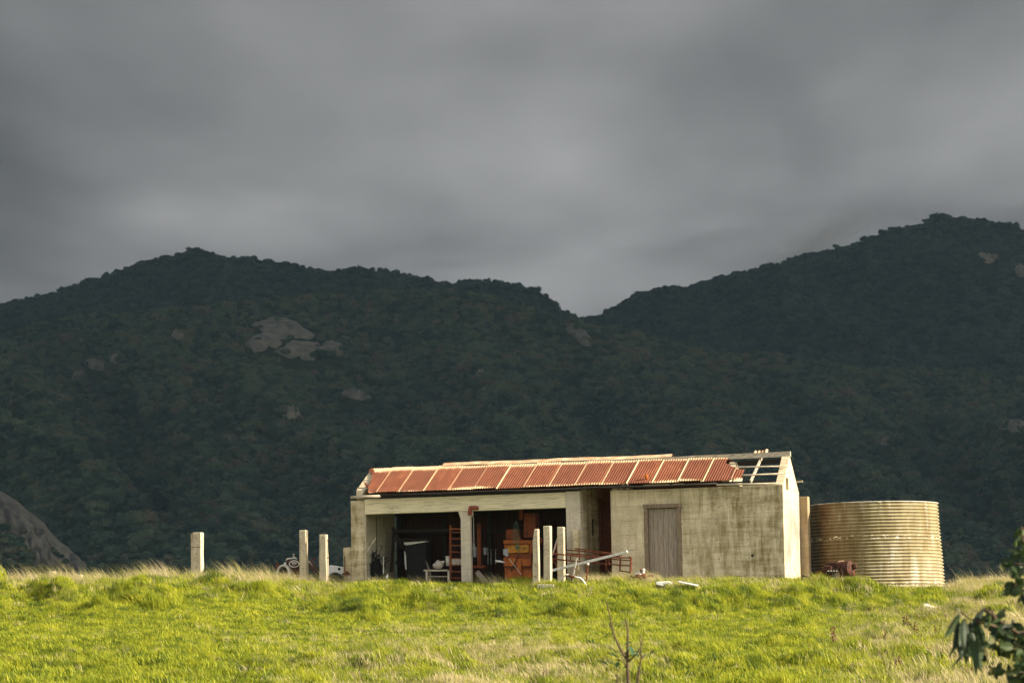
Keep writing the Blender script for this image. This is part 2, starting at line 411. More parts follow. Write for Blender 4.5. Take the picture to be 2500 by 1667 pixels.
def hill():
    xs = np.concatenate([np.linspace(-400, -30, 14), np.linspace(-26, 26, 209), np.linspace(30, 400, 14)])
    ys = np.concatenate([np.linspace(-60, 50, 12), np.linspace(56, 112, 225), np.linspace(118, 1500, 40)])
    b = MB(); nx = len(xs)
    for y in ys:
        for x in xs: b.v.append((x, y, ground(x, y)))
    for j in range(len(ys)-1):
        for i in range(nx-1): a = j*nx+i; b.f.append((a, a+1, a+nx+1, a+nx))
    b.m = [0]*len(b.f)
    b.build('hill_ground', M['soil'], smooth=True, kind='structure')
    far = MB().add([(-1950,-70,-46),(1950,-70,-46),(1950,4250,-46),(-1950,4250,-46)], [(0,1,2,3)])
    far.build('terrain', M['under'], kind='structure')
hill()
def hit(px, py, y0=62, y1=99):
    "where the ray of a pixel meets the ground"
    d = ray(px, py); y = y0
    while y < y1:
        if ground(d.x*y, y) > d.z*y: break
        y += .1
    return Vector((d.x*y, y, ground(d.x*y, y)))

# ------------------------------------------------------------------ scatter (uncountable stuff)
def scatter(name, pts, variants, label, mat, cat):
    me = bpy.data.meshes.new(name); n = len(pts); P = np.array(pts, dtype=np.float32)
    me.vertices.add(n); me.vertices.foreach_set('co', P[:, :3].ravel())
    a = me.attributes.new('rot', 'FLOAT_VECTOR', 'POINT'); a.data.foreach_set('vector', P[:, 3:6].ravel())
    a = me.attributes.new('scl', 'FLOAT_VECTOR', 'POINT'); a.data.foreach_set('vector', P[:, 6:9].ravel())
    a = me.attributes.new('idx', 'INT', 'POINT'); a.data.foreach_set('value', np.random.RandomState(1).randint(0, len(variants), n).astype(np.int32))
    me.materials.append(mat)
    o = bpy.data.objects.new(name, me); C.objects.link(o)
    col = bpy.data.collections.new(name+'_kinds')
    for i, m in enumerate(variants):
        q = bpy.data.objects.new(name+'_kind', m); col.objects.link(q)
    g = bpy.data.node_groups.new(name, 'GeometryNodeTree')
    g.interface.new_socket('Geometry', in_out='INPUT', socket_type='NodeSocketGeometry')
    g.interface.new_socket('Geometry', in_out='OUTPUT', socket_type='NodeSocketGeometry')
    N = g.nodes.new; L = g.links.new
    i_, o_ = N('NodeGroupInput'), N('NodeGroupOutput'); ci = N('GeometryNodeCollectionInfo'); ci.inputs[0].default_value = col
    ci.inputs['Separate Children'].default_value = True; ci.inputs['Reset Children'].default_value = True
    ip = N('GeometryNodeInstanceOnPoints'); ip.inputs['Pick Instance'].default_value = True
    def na(nm, t):
        x = N('GeometryNodeInputNamedAttribute'); x.data_type = t; x.inputs[0].default_value = nm; return x.outputs['Attribute']
    er = N('FunctionNodeEulerToRotation'); L(na('rot', 'FLOAT_VECTOR'), er.inputs[0])
    L(i_.outputs[0], ip.inputs['Points']); L(ci.outputs[0], ip.inputs['Instance'])
    L(na('idx', 'INT'), ip.inputs['Instance Index']); L(er.outputs[0], ip.inputs['Rotation']); L(na('scl', 'FLOAT_VECTOR'), ip.inputs['Scale'])
    L(ip.outputs[0], o_.inputs[0])
    md = o.modifiers.new('scatter', 'NODES'); md.node_group = g
    tag(o, label, cat, kind='stuff'); return o

def tuft(n, h, spread, lean, wd, seed):
    rnd = random.Random(seed); b = MB()
    for _ in range(n):
        a = rnd.uniform(0, 6.28); r = spread*math.sqrt(rnd.random()); x, y = r*math.cos(a), r*math.sin(a)
        hh = h*rnd.uniform(.55, 1.1); lx = -lean*hh*rnd.uniform(.5, 1.3)+rnd.gauss(0, .15)*hh; ly = rnd.gauss(0, .2)*hh
        f = rnd.uniform(-.9, .9); wx, wy = wd/2*math.cos(f), wd/2*math.sin(f)
        p0 = (x, y, -.03); p1 = (x+lx*.35, y+ly*.35, hh*.6); p2 = (x+lx, y+ly, hh)
        b.add([(p0[0]-wx, p0[1]-wy, p0[2]), (p0[0]+wx, p0[1]+wy, p0[2]), (p1[0]+wx*.8, p1[1]+wy*.8, p1[2]), (p1[0]-wx*.8, p1[1]-wy*.8, p1[2]), p2], [(0,1,2,3), (3,2,4)])
    return b
KEEP = []
def keepout():
    for px, py, rr in ((1625,1440,.5),(1680,1442,.5),(1713,1442,.3),(2264,1488,.4),(1333,1438,.35),(1450,1586,.3)):
        c = hit(px, py); KEEP.append((c.x, c.y-.25, rr))
    for px, py in ((1390,1437),(1360,1440),(1420,1440)): c = hit(px, py, 62, 97); KEEP.append((c.x, c.y, .8))
    for u, v in ((-7.4,-2.2),(-7.0,-2.2),(-6.6,-2.2),(-7.2,-1.6),(-6.7,-1.5)): c = to_world(u, v, 0); KEEP.append((c.x, c.y, .4))
    for x_, y_ in ((1575,735),(1665,820),(1690,870),(1890,810),(1350,870),(835,880),(960,890),(1480,1210)):
        c = hit(1840+x_/4.2, 1360+y_/4.2+6); KEEP.append((c.x, c.y-.25, .28))
keepout()
def grass():
    short = [tuft(20, .07, .12, .4, .009, i).mesh('grass_blades', M['grass']) for i in range(5)]
    tall = [tuft(44, .22, .15, .55, .009, 20+i).mesh('grass_tuft', M['grass']) for i in range(5)]
    dry = [tuft(16, .36, .18, .65, .0048, 40+i).mesh('dry_stalks', M['dry']) for i in range(6)]
    mat_short = [tuft(26, .085, .14, .55, .005, 60+i).mesh('dry_thatch', M['dry']) for i in range(4)]
    rnd = random.Random(3); S, T, D, H = [], [], [], []
    def inshed(x, y):
        lx, ly = (x-SX)*ct-(y-SY)*st, (x-SX)*st+(y-SY)*ct
        return -13.2 < lx < .05 and -.02 < ly < 3.2
    for _ in range(210000):
        y = 60.5+41.5*rnd.random(); x = rnd.uniform(-.175, .175)*y
        if inshed(x, y): continue
        keep = any((x-a_)**2+(y-b_)**2 < r_*r_ for a_, b_, r_ in KEEP)
        z = ground(x, y); yc = crest_y(x); a = x/y
        patch = fbm(x*.35+9, y*.22+2, 0, 3); wet = fbm(x*.9, y*.6, 7, 3)
        crest = sm(y, yc-8, yc-4); low = 1-sm(y, 70, 80)
        # dry: along the crest away from the front of the shed, bottom middle, and the right corner
        px, py = project(Vector((x, y, z)))
        right = sm(px, 1950, 2250)*sm(py, 1460, 1530)+sm(px, 2300, 2400)
        mid = sm(py, 1520, 1580)*math.exp(-((px-1150)/330)**2)
        left = sm(1-sm(px, 650, 900), .2, 1)*crest
        dd = .02+.62*right+.55*mid+.36*left*(.4+.6*sm(y, yc-5, yc-1))+.15*crest
        dd *= .35+1.5*sm(patch, -.25, .35)
        rz = rnd.gauss(0, .9); e = rnd.gauss(0, .2), rnd.gauss(0, .2), rz
        q = rnd.random()
        if keep and q > .70: continue
        if q < .70 and fbm(x*1.7, y*1.1, 3, 3) < -.22 and rnd.random() < .75: continue
        if q < .70:
            s = rnd.uniform(.8, 1.5)*(1+.5*crest+.6*low+.5*right); (H if rnd.random() < dd*.9 else S).append((x, y, z, *e, s, s, s*rnd.uniform(.7, 1.2)))
        elif q < .86:
            hm = hum(x, y); tall_p = (.45*crest+.3*low+.3*right+.02)*(.25+1.1*sm(wet, -.15, .3))+sm(hm, .03, .12)*.9
            if rnd.random() < tall_p:
                s = rnd.uniform(.6, 1.1)*(.7+.4*sm(wet, 0, .4)+.35*sm(hm, .03, .12)); T.append((x, y, z, *e, s, s, s*rnd.uniform(.8, 1.15)))
        else:
            if rnd.random() < min(1, dd*1.1):
                s = rnd.uniform(.4, .8)*(1.3 if crest > .5 else 1); D.append((x, y, z, *e, s, s, s))
    # tall pale stalks standing against the dark mountain at the very crest
    for _ in range(5200):
        x = rnd.uniform(-16.5, 16.5); y = crest_y(x)+rnd.uniform(-.6, 2.2)
        px, py = project(Vector((x, y, ground(x, y))))
        if inshed(x, y) or (1960 < px < 2310 and rnd.random() < .93): continue
        if 840 < px < 1960 and rnd.random() < .9: continue
        dens = .45+.9*fbm(x*.5, 4, 2, 2)
        if rnd.random() > dens: continue
        s = rnd.uniform(.5, 1.2)*(1.15 if px < 700 else 1)*(1.5 if rnd.random() < .12 else 1); D.append((x, y, ground(x, y), rnd.gauss(0,.1), rnd.gauss(0,.1), rnd.gauss(0,.4), s, s, s))
    # clumps round named spots (mounds in the photograph)
    for cxp, cyp, rr, n, s0 in ((1275,1425,.55,150,1.5),(430,1412,.8,170,1.25),(1795,1425,.35,60,1.1),(2090,1432,.35,60,1.25),(2170,1440,.7,110,.9),(100,1415,.6,70,1.1),(740,1428,.8,90,1.),(1560,1432,.5,60,.8),
                            (1000,1430,1.2,110,.7),(1180,1432,.7,90,.9),(1420,1445,.8,110,1.),(250,1500,.9,80,1.),(500,1600,1.,120,1.),(620,1625,.7,70,1.)):
        c = hit(cxp, cyp)
        for _ in range(n):
            x, y = c.x+rnd.gauss(0, rr*.6), c.y+rnd.gauss(0, rr*.5)
            if inshed(x, y): continue
            d = math.hypot(x-c.x, y-c.y)/rr; s = s0*rnd.uniform(.6, 1.1)*max(.35, 1-.4*d)
            T.append((x, y, ground(x, y), rnd.gauss(0,.12), rnd.gauss(0,.12), rnd.gauss(0,.5), s, s, s))
    # tall dry stalks in front of the gate, the door and inside the right bay
    for pa, pb, v, n, s0 in ((1430,1620,-.9,150,1.0),(1175,1240,-.15,34,1.15),(1640,1780,-.5,60,.7),(1000,1100,-.25,20,.9),(1560,1600,-.4,24,1.1)):
        for _ in range(n):
            q = sp(rnd.uniform(pa, pb), 1425, v+rnd.uniform(-.3, .2)*(1 if v < -.2 else .4)); p = to_world(q.x, q.y, 0); s = s0*rnd.uniform(.6, 1.15)
            
            if any((p.x-a_)**2+(p.y-b_)**2 < r_*r_ for a_, b_, r_ in KEEP): continue
            D.append((p.x, p.y, ground(p.x, p.y), rnd.gauss(0,.1), rnd.gauss(0,.1), rnd.gauss(0,.4), s, s, s))
    scatter('grass', S, short, 'short yellow green grass covering the hill', M['grass'], 'grass')
    scatter('grass', T, tall, 'tall green grass in thick tussocky mounds', M['grass'], 'grass')
    scatter('dry_grass', D, dry, 'tall pale dry stalks blown over to the left', M['dry'], 'grass')
    scatter('dry_grass', H, mat_short, 'short straw coloured grass between the green', M['dry'], 'grass')
grass()

# ------------------------------------------------------------------ mountain
def curve(pts, k=KD, off=None):
    if off: pts = [(x, y+float(np.interp(x, *off))) for x, y in pts]
    a, e = zip(*[(ray(x*k, y*k).x, ray(x*k, y*k).z) for x, y in pts]); return lambda q: float(np.interp(q, a, e))
sil = curve([(-700,800),(-300,740),(0,690),(100,665),(200,632),(260,612),(340,586),(400,578),(460,575),(540,580),(620,594),(700,606),(800,620),(900,638),(1000,645),(1100,658),(1160,669),(1210,688),(1250,703),(1290,716),(1340,722),(1390,697),(1450,679),(1500,668),(1560,656),(1640,638),(1700,629),(1750,627),(1800,600),(1850,581),(1930,572),(2000,543),(2060,528),(2130,507),(2200,501),(2260,506),(2300,512),(2352,530),(2500,560),(3000,640)], off=((0,1100,1340,1500,1900,2352),(20,22,34,18,10,8)))
front = curve([(-700,850),(-300,800),(0,750),(200,717),(380,703),(500,688),(640,675),(760,667),(900,659),(1000,658),(1100,665),(1200,696),(1290,722),(1400,745),(1550,775),(1700,808),(1850,815),(2000,838),(2200,853),(2352,862),(2600,880),(3000,900)], off=((0,2352),(18,14)))
foot = ray(1250, 1470).z
Y0, YF, YB, YC = 1300., 2450., 2520., 3250.
def mtn(a, Y):
    z = mtn_core(a, Y); return z-abs(z)*sm(abs(a), .30, .46)-30*sm(abs(a), .36, .46)
def mtn_core(a, Y):
    "height for direction a = x/y and distance Y"
    f, s_ = front(a), sil(a)
    rg = fbm(a*26+Y*.0012, Y*.0011, 1, 4)
    if Y < YF:
        s = max(0, Y-Y0)/(YF-Y0); e = foot+(f-foot)*s**.85; z = e*Y
        amp = 40*math.sin(math.pi*min(1, s*.97+.03))
    elif Y < YC:
        low = min(f, s_)-.0035; s = (Y-YB)/(YC-YB)
        if s < 0: q = (Y-YF)/(YB-YF); e = f+(low-f)*q; amp = 0
        else: e = low+(s_-low)*s**.9; amp = 40*math.sin(math.pi*min(1, s))
        z = e*Y
    else: z = s_*YC-(Y-YC)*.35; amp = 0
    return z+amp*rg+3.5*fbm(a*90, Y*.012, 5, 3)*(1 if amp else .3)
def mountain():
    A = np.linspace(-.46, .46, 430)
    Ys = np.concatenate([np.linspace(1150, YF, 90), np.linspace(YF+20, YB, 3), np.linspace(YB+20, YC, 50), np.linspace(YC+20, YC+500, 8)])
    b = MB(); nx = len(A)
    for Y in Ys:
        for a in A: b.v.append((a*Y, Y, mtn(a, max(Y, Y0)) if Y >= Y0 else mtn(a, Y0)-(Y0-Y)*.25))
    for j in range(len(Ys)-1):
        for i in range(nx-1): q = j*nx+i; b.f.append((q, q+1, q+nx+1, q+nx))
    b.m = [0]*len(b.f); b.build('mountain', M['under'], smooth=True, kind='structure')
mountain()
def mhit(px, py, y0=Y0, y1=YC+40):
    d = ray(px, py); Y = y0
    while Y < y1:
        if mtn(d.x, Y) > d.z*Y: return Vector((d.x*Y, Y, d.z*Y))
        Y += 6
    return None

# granite slabs: (photo px centre x, y, half width, half height, slant, label)
slabs = [(692,805,72,25,.12,'largest grey granite slab on the left mountain'),(645,838,46,21,-.1,'granite slab at the left foot of the largest slab'),
 (738,859,60,22,.0,'granite slab just below the largest slab'),(812,856,32,18,.1,'round granite slab right of the lower pair'),
 (1412,818,38,17,.55,'granite slab under the saddle between the mountains'),(1368,761,14,5,.4,'tiny granite slab just below the saddle'),
 (240,898,34,9,.2,'faint granite slab on the far left slope'),(190,922,20,7,-.3,'lower faint granite slab on the far left slope'),(282,882,14,6,0,'small granite slab at the end of the left pair'),
 (870,968,42,8,.15,'narrow granite slab in the middle of the slope'),(715,1013,28,8,-.1,'small granite slab left of centre, low on the slope'),(1173,918,13,4,.1,'tiny pale slab above the shed roof'),
 (2168,1082,24,8,-.5,'slanting slab above the water tank'),(2475,1045,42,8,.05,'flat granite slab at the right edge'),(2412,633,30,12,.1,'dim granite slab under the right summit'),(2490,665,22,14,.2,'dim granite slab at the right edge below the summit'),(437,823,18,8,.2,'faint granite slab left of the largest slab')]
def slab_in(px, py, grow=1.):
    for cx, cy, w_, h_, s, _ in slabs:
        x = px-cx; y = py-cy-s*x; r = (x/(w_*grow))**2+(y/(h_*grow))**2
        if r < 1+.5*fbm(px*.06, py*.06, cx): return True
    return False
def make_slabs():
    for k, (cx, cy, w_, h_, s, lab) in enumerate(slabs):
        b = MB(); n = 22; rows = []; c0 = mhit(cx, cy)
        if c0 is None: continue
        for j in range(9):
            r = j/8.
            for i in range(n):
                t = 2*math.pi*i/n; rr = r*(1+.45*fbm(math.cos(t)*1.3+k*5, math.sin(t)*1.3, 2)) 
                x = cx+w_*rr*math.cos(t)*1.05; y = cy+h_*rr*math.sin(t)*1.05+s*(x-cx)
                p = mhit(x, y, max(Y0, c0.y-160), c0.y+260) or c0
                lift = 4.5*(1-r**3)+1.2*fbm(x*.12, y*.2, 7)*(1-r)-3.0*(r > .99)
                b.v.append((p.x, p.y-lift*.4, p.z+lift+1.6*fbm(x*.25, y*.3, k, 3)))
        for j in range(8):
            for i in range(n): b.f.append((j*n+i, j*n+(i+1) % n, (j+1)*n+(i+1) % n, (j+1)*n+i))
        b.m = [0]*len(b.f)
        c = b.v[0]; b.v = [(q[0]-c[0], q[1]-c[1], q[2]-c[2]) for q in b.v]
        o = b.build('granite_slab', M['rock'], smooth=True); o.location = c; tag(o, lab, 'rock', 'granite slabs on the mountain')
make_slabs()

def crown_mesh(seed, flat=.75, gaps=False, leaves=380):
    rnd = random.Random(seed); b = MB(); 
    import bmesh
    nclump = 11 if gaps else 12
    for c in range(nclump):
        a = rnd.uniform(0, 6.28); r = .5*math.sqrt(rnd.random())*(1.1 if gaps else .9)
        cc = Vector((r*math.cos(a), r*math.sin(a), (.52+rnd.uniform(-.22, .28)*(1.3 if gaps else 1))*flat)); rad = rnd.uniform(.15, .27)*(.85 if gaps else 1)
        bm = bmesh.new(); bmesh.ops.create_icosphere(bm, subdivisions=1, radius=1)
        for v in bm.verts:
            d = 1+.42*noise.noise(v.co*2.1+Vector((seed, c*3, 0)))+.25*noise.noise(v.co*5+Vector((c, seed, 3)))
            v.co = cc+Vector((v.co.x*rad*d, v.co.y*rad*d, v.co.z*rad*d*.72))
        bm.verts.index_update(); b.add([v.co for v in bm.verts], [[v.index for v in f.verts] for f in bm.faces]); bm.free()
        for _ in range(leaves//nclump):
            d = Vector((rnd.gauss(0,1), rnd.gauss(0,1), rnd.gauss(0,1))).normalized(); p = cc+Vector((d.x*rad, d.y*rad, d.z*rad*.72))*rnd.uniform(1, 1.35)
            q = Vector((rnd.gauss(0,1), rnd.gauss(0,1), rnd.gauss(0,1))).normalized()*.045; q2 = d.cross(q).normalized()*.045
            b.add([p-q, p-q2, p+q, p+q2], [(0,1,2,3)])
    return b
def forest():
    kinds = [crown_mesh(i, .8).mesh('tree_crown', M['bush']) for i in range(8)]
    rnd = random.Random(11); pts = []
    def put(n, ylo, yhi, smin, smax):
        for _ in range(n):
            Y = math.sqrt(rnd.uniform(ylo**2, yhi**2)); a = rnd.uniform(-.36, .36)
            z = mtn(a, Y); px, py = project(Vector((a*Y, Y, z+2)))
            if rnd.random() > .06 and (slab_in(px, py) or slab_in(px, py-14) or slab_in(px, py-26)): continue
            thin = fbm(a*60, Y*.02, 9, 2)
            s = rnd.uniform(smin, smax)*(1+.35*thin)*(1.35 if rnd.random() < .12 else 1)
            pts.append((a*Y, Y, z-.8, 0, 0, rnd.uniform(0, 6.28), s, s, s*rnd.uniform(.75, 1.25)))
    put(60000, Y0-40, YF+15, 3.8, 6.9)
    scatter('bushland', pts, kinds, 'dark eucalypt bush covering the nearer mountain slopes', M['bush'], 'bush'); pts.clear()
    kinds = [crown_mesh(30+i, .8).mesh('tree_crown', M['back_bush']) for i in range(6)]
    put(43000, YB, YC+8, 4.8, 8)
    scatter('bushland', pts, kinds, 'darker forest on the mountain behind and on the right summit', M['back_bush'], 'bush')
forest()

def tree_trunk(h, seed):
    rnd = random.Random(seed); b = MB()
    b.tube([(0,0,-1), (.1*h*rnd.uniform(-.5,.5), 0, h*.4), (0, 0, h*.7)], [.25, .18, .1], 6)
    for i in range(5):
        a = rnd.uniform(0, 6.28); z = h*rnd.uniform(.3, .55); r = h*rnd.uniform(.2, .33)
        b.tube([(0, 0, z), (r*.5*math.cos(a), r*.5*math.sin(a), z+h*.15), (r*math.cos(a), r*math.sin(a), z+h*.25)], [.12, .08, .05], 5)
    return b
def skyline():
    crowns = [crown_mesh(100+i, .62, True, 420).mesh('crown', M['back_bush']) for i in range(5)]
    trunks = [tree_trunk(1, i) for i in range(2)]
    tm = [tree_trunk(12, i).mesh('trunk', M['bark']) for i in range(3)]
    rnd = random.Random(5)
    spots = [1765,1800,1838,1880,1925,1975,2010,2050,2088,2120,2150,2185,2225,2262,2290,2318,2345,2372,2395,2420,2448,2476,2500]
    for i, px in enumerate(spots):
        a = ray(px+rnd.uniform(-6, 6), 520).x; Y = YC-rnd.uniform(0, 25); h = rnd.uniform(8, 12)+(2.5 if px > 2040 else -2)
        o = empty('gum_tree', (a*Y, Y, mtn(a, Y)-1), rnd.uniform(0, 6.28), 'spreading gum tree on the skyline of the right summit', 'tree', 'gum trees along the right summit')
        t = bpy.data.objects.new('trunk', tm[i % 3]); C.objects.link(t); t.parent = o; s = h/12*.85; t.scale = (s, s, s)
        c = bpy.data.objects.new('crown', crowns[i % 5]); C.objects.link(c); c.parent = o; c.location = (0, 0, h*.10); c.scale = (h*.95, h*.95, h*.9)
skyline()

# rocky spur at the lower left
def spur():
    top = curve([(-400,960),(-150,1062),(-30,1115),(0,1127),(33,1145),(66,1173),(100,1197),(109,1212),(133,1238),(156,1254),(179,1276),(193,1295),(200,1315),(206,1342),(216,1420),(260,1520)])
    y0, y1 = 880., 1010.
    A = np.linspace(ray(-420,1200).x, ray(300,1200).x, 120); Ys = np.concatenate([np.linspace(y0, y1, 34), [y1+15, y1+60, y1+160]])
    base = ray(100, 1500).z
    def h(a, Y):
        Y = max(Y, y0)
        e = top(a)
        if Y > y1: return e*y1-(Y-y1)*.7
        s = (Y-y0)/(y1-y0); z = (base+(e-base)*(s**.62))*Y
        crack = abs(fbm(a*170+Y*.02, Y*.03-a*90, 3, 3))
        return z+(5.5*fbm(a*130, Y*.05, 1, 4)-4.5*max(0, .14-crack)/.14)*math.sin(math.pi*min(1, s*.93+.05))
    b = MB(); nx = len(A)
    for Y in Ys:
        for a in A: b.v.append((a*Y, Y, h(a, Y)))
    for j in range(len(Ys)-1):
        for i in range(nx-1): q = j*nx+i; b.f.append((q, q+1, q+nx+1, q+nx))
    b.m = [0]*len(b.f); o = b.build('rocky_hill', M['spur'], smooth=True, kind='structure')
    kinds = [crown_mesh(200+i, .75).mesh('shrub_crown', M['bush']) for i in range(5)]
    rnd = random.Random(2); pts = []
    for _ in range(2200):
        Y = rnd.uniform(y0, y1); a = rnd.uniform(A[0], A[-1]); z = h(a, Y); px, py = project(Vector((a*Y, Y, z)))
        x, y = px/KD, py/KD
        # shrubs fill the lower left face and a line along the long crack
        low = y > 1205+x*.95+22*fbm(x*.03, y*.03, 1) and not (45 < x < 190 and 1215 < y < 1262+ (x-45)*.65)
        crack = abs(y-(1222+(x-60)*.78)) < 5 and x > 40
        if (low and (x < 150 or y > 1300)) or (crack and rnd.random() < .6):
            s = rnd.uniform(2.2, 4.2)*(.6 if crack and not low else 1); pts.append((a*Y, Y, z-.3, 0, 0, rnd.uniform(0, 6.28), s, s, s*.9))
    scatter('shrubs', pts, kinds, 'dark shrubs on the rocky spur at the left', M['bush'], 'bush')
    for (px, py, r, lab) in ((70,1232,13,'rounded boulder perched on the left spur'),(118,1262,11,'boulder in the crack of the left spur'),(95,1290,9,'lower boulder on the left spur above the grass')):
        px *= KD; py *= KD; d = ray(px, py); Y = y0
        while Y < y1 and h(d.x, Y) < d.z*Y: Y += 1
        m = MB(); m.lathe((0,0,0), (0,0,1), [(-.7,.5),(-.3,.95),(.1,1),(.45,.75),(.62,.35),(.66,0)], 14)
        rr = r/FPX*Y; m.v = [tuple(Vector(q)*rr*(1+.25*noise.noise(Vector(q)*1.4+Vector((px,0,0))))) for q in m.v]
        m.v = [(q[0]*1.5, q[1], q[2]) for q in m.v]
        o = m.build('boulder', M['rock'], smooth=True); o.location = (d.x*Y, Y, d.z*Y-rr*.2); tag(o, lab, 'boulder', 'boulders on the left spur')
spur()

# ------------------------------------------------------------------ the shed
shed = empty('farm_shed', (SX, SY, SZ), -R(TH), 'long ruined concrete farm shed with rusted corrugated iron roof', 'shed')
UL, UP1, UP2, UR, UG = -13.17, -9.739, -9.38, -6.496, -5.137
WT, LB, T = 2.584, 2.133, .22
DG, DR = 2.9, 2.2
def part(b, name, mat, parent=None, **k): return b.build(name, mat, parent or shed, **k)
def box(name, mat, *a, parent=None, bevel=0, jit=0): return part(MB().box(*a, jit=jit), name, mat, parent, bevel=bevel)
# piers, pillar, lintel
box('pier', M['pier'], UL, -12.74, 0, .27, -.6, WT-.03, bevel=.012)
box('pier', M['pier'], UL-.27, UL-.003, .03, .24, -.6, 1.17, bevel=.012)        # low stub beside the left pier
box('lintel', M['lintel'], -12.737, UR-.003, .004, .26, LB, WT, bevel=.012)
part(MB().prism([(UP1-.01, -.6), (UP2-.05, -.6), (UP2-.06, 1.6), (UP2-.06, 1.93), (UP2+.0, 2.0), (UP2+.0, LB-.003), (UP1-.07, LB-.003), (UP1, 1.9), (UP1+.0, 1.6)], .01, .17, 'xz'), 'pillar', M['pillar'], bevel=.01)
box('pier', M['pillar'], UR, -6.06, 0, .27, -.6, WT+.02, bevel=.012)
box('pier_trim', M['timber'], -12.737, -12.70, -.005, .06, -.3, LB-.01)
# left gable wall
part(MB().prism([(.27, -.6), (DG, -.6), (DG, 2.35), (RV, EW+RH-.04), (.05, EW+.13), (.0, WT+.02), (.27, WT-.05)], -13.0, -12.76), 'gable_wall', M['gable'], bevel=.01)
part(MB().prism([(.28, -.5), (DG-.05, -.5), (DG-.05, 2.3), (RV, 3.3), (.28, 2.6)], -12.757, -12.741), 'wall_render', M['inner'])
box('wall_joint', M['hole'], -12.739, -12.732, 1.05, 1.09, -.1, 2.1)
# passage walls
part(MB().prism([(.27, -.6), (DR, -.6), (DR, 2.35), (RV, 3.35), (.27, 2.7)], -6.26, -6.06), 'partition_wall', M['pier'])
box('wall_slot', M['hole'], -6.058, -6.052, 1.25, 1.42, 1.35, 1.85)
part(MB().beam((-6.03, DR-.1, -.5), (-6.03, DR-.1, 2.5), .10, .14), 'door_post', M['rust'])
part(MB().prism([(.22, -.6), (DR, -.6), (DR, 2.35), (RV, 3.35), (.22, 2.7)], UG, UG+.2), 'partition_wall', M['wall'])
a, b2 = sp(1464, 1222, DR), sp(1488, 1222, DR)
back_door = box('back_door', M['rust'], a.x, b2.x+.1, DR-.03, DR+.02, -.4, a.z)
# front wall of the closed room with its doorway
d0, d1 = sp(1571.5, 1231, 0), sp(1664.5, 1231, 0); DH = d0.z-.005; dl, dr = d0.x, sp(1666, 1400, 0).x
def holes_wall():
    b = MB()
    b.box(UG, dl, 0, T, -.6, WT-.002); b.box(dr, -.243, 0, T, -.6, WT-.002); b.box(-.2425, -.003, 0, .029, -.6, WT-.002); b.box(dl+.001, dr-.001, .001, T-.001, DH, WT-.003); return b
fw = part(holes_wall(), 'front_wall', M['wall'], bevel=.008)
for z in (.52, 1.05, 1.53, 2.02):
    for u in (-3.0, -1.95, -1.05):
        q = MB().lathe((u+random.uniform(-.04, .04), -.004, z+random.uniform(-.02, .02)), (0, 1, 0), [(0, 0), (0, .018), (.006, .018)], 8); part(q, 'bolt_hole', M['hole'], fw)
hp = sp(1560+1207/4.355, 1080+1200/4.355, 0)
part(MB().lathe((hp.x, -.006, hp.z), (0, 1, 0), [(0, 0), (0, .045), (.008, .045)], 14), 'drain_hole', M['hole'], fw)
for x_, y_, r_2 in ((1275,1165,.03),(1330,1245,.035),(1345,1295,.028),(1415,1195,.03),(1400,1330,.025),(1197,1292,.02)):
    q = sp(1560+x_/4.355, 1080+y_/4.355, 0); part(MB().lathe((q.x, -.005, q.z), (0, 1, 0), [(0, 0), (0, r_2), (.006, r_2)], 7), 'chipped_pit', M['pier'], fw)
# door, frame, planks
fr = part(MB().box(dl, dl+.11, -.025, .14, -.5, DH-.115).box(dr-.12, dr, -.025, .14, -.5, DH-.115).box(dl-.02, dr+.02, -.035, .14, DH-.112, DH), 'door_frame', M['frame'], bevel=.006)
door = empty('door', (0, 0, 0)); door.parent = shed
nb = 6; bw = (dr-.125-dl-.115)/nb
for i in range(nb):
    box('plank', M['grey_timber'], dl+.115+i*bw+.003, dl+.115+(i+1)*bw-.003, .095+random.uniform(0, .008), .13, -.45, DH-.12+random.uniform(-.012, 0), parent=door)
# right gable wall with vent hole
vh0, vh1 = (.40, .82), (2.46, 2.86)   # v range, w range of the vent
RG = 1.06                               # the gable's own peak stands a little in front of the ridge
def gable():
    b = MB(); x0, x1 = -.24, 0; top = EW+RH-.10
    fr_ = lambda v: WT+.02+(top-WT-.02)*(v-.12)/(RG-.12); bk = lambda v: top-(v-RG)*(top-2.42)/(DR-RG)
    b.prism([(.03, -.6), (vh0[0], -.6), (vh0[0], fr_(vh0[0])), (.12, WT+.02), (.03, WT)], x0, x1)
    b.prism([(vh0[0]+.001, -.6), (DR, -.6), (DR, vh1[0]), (vh0[0]+.001, vh1[0])], x0+.001, x1-.001)
    b.prism([(vh0[0]+.001, vh1[1]-.04), (vh0[1], vh1[1]-.08), (vh0[1], fr_(vh0[1])), (vh0[0]+.001, fr_(vh0[0])-.001)], x0+.001, x1-.001)
    b.prism([(vh0[1]+.001, vh1[0]+.001), (DR, vh1[0]+.001), (DR, 2.42), (DR-.1, 2.56), (1.6, bk(1.6)+.03), (RG, top), (vh0[1]+.001, fr_(vh0[1]))], x0+.001, x1-.001)
    return b
gw = part(gable(), 'gable_wall', M['gable'], bevel=.006)
box('vent_board', M['timber'], -.2, -.16, vh0[0]+.2, vh0[1]-.02, vh1[0]+.003, vh1[1]-.12)
# slab standing behind the right corner
s0, s1, s2 = sp(1900+252/5.345, 1215, 2.35), sp(1900+348/5.345, 1212, 2.35), 0
box('buttress', M['butt'], -.05, .24, 2.25, 2.55, -.8, s1.z, bevel=.01)
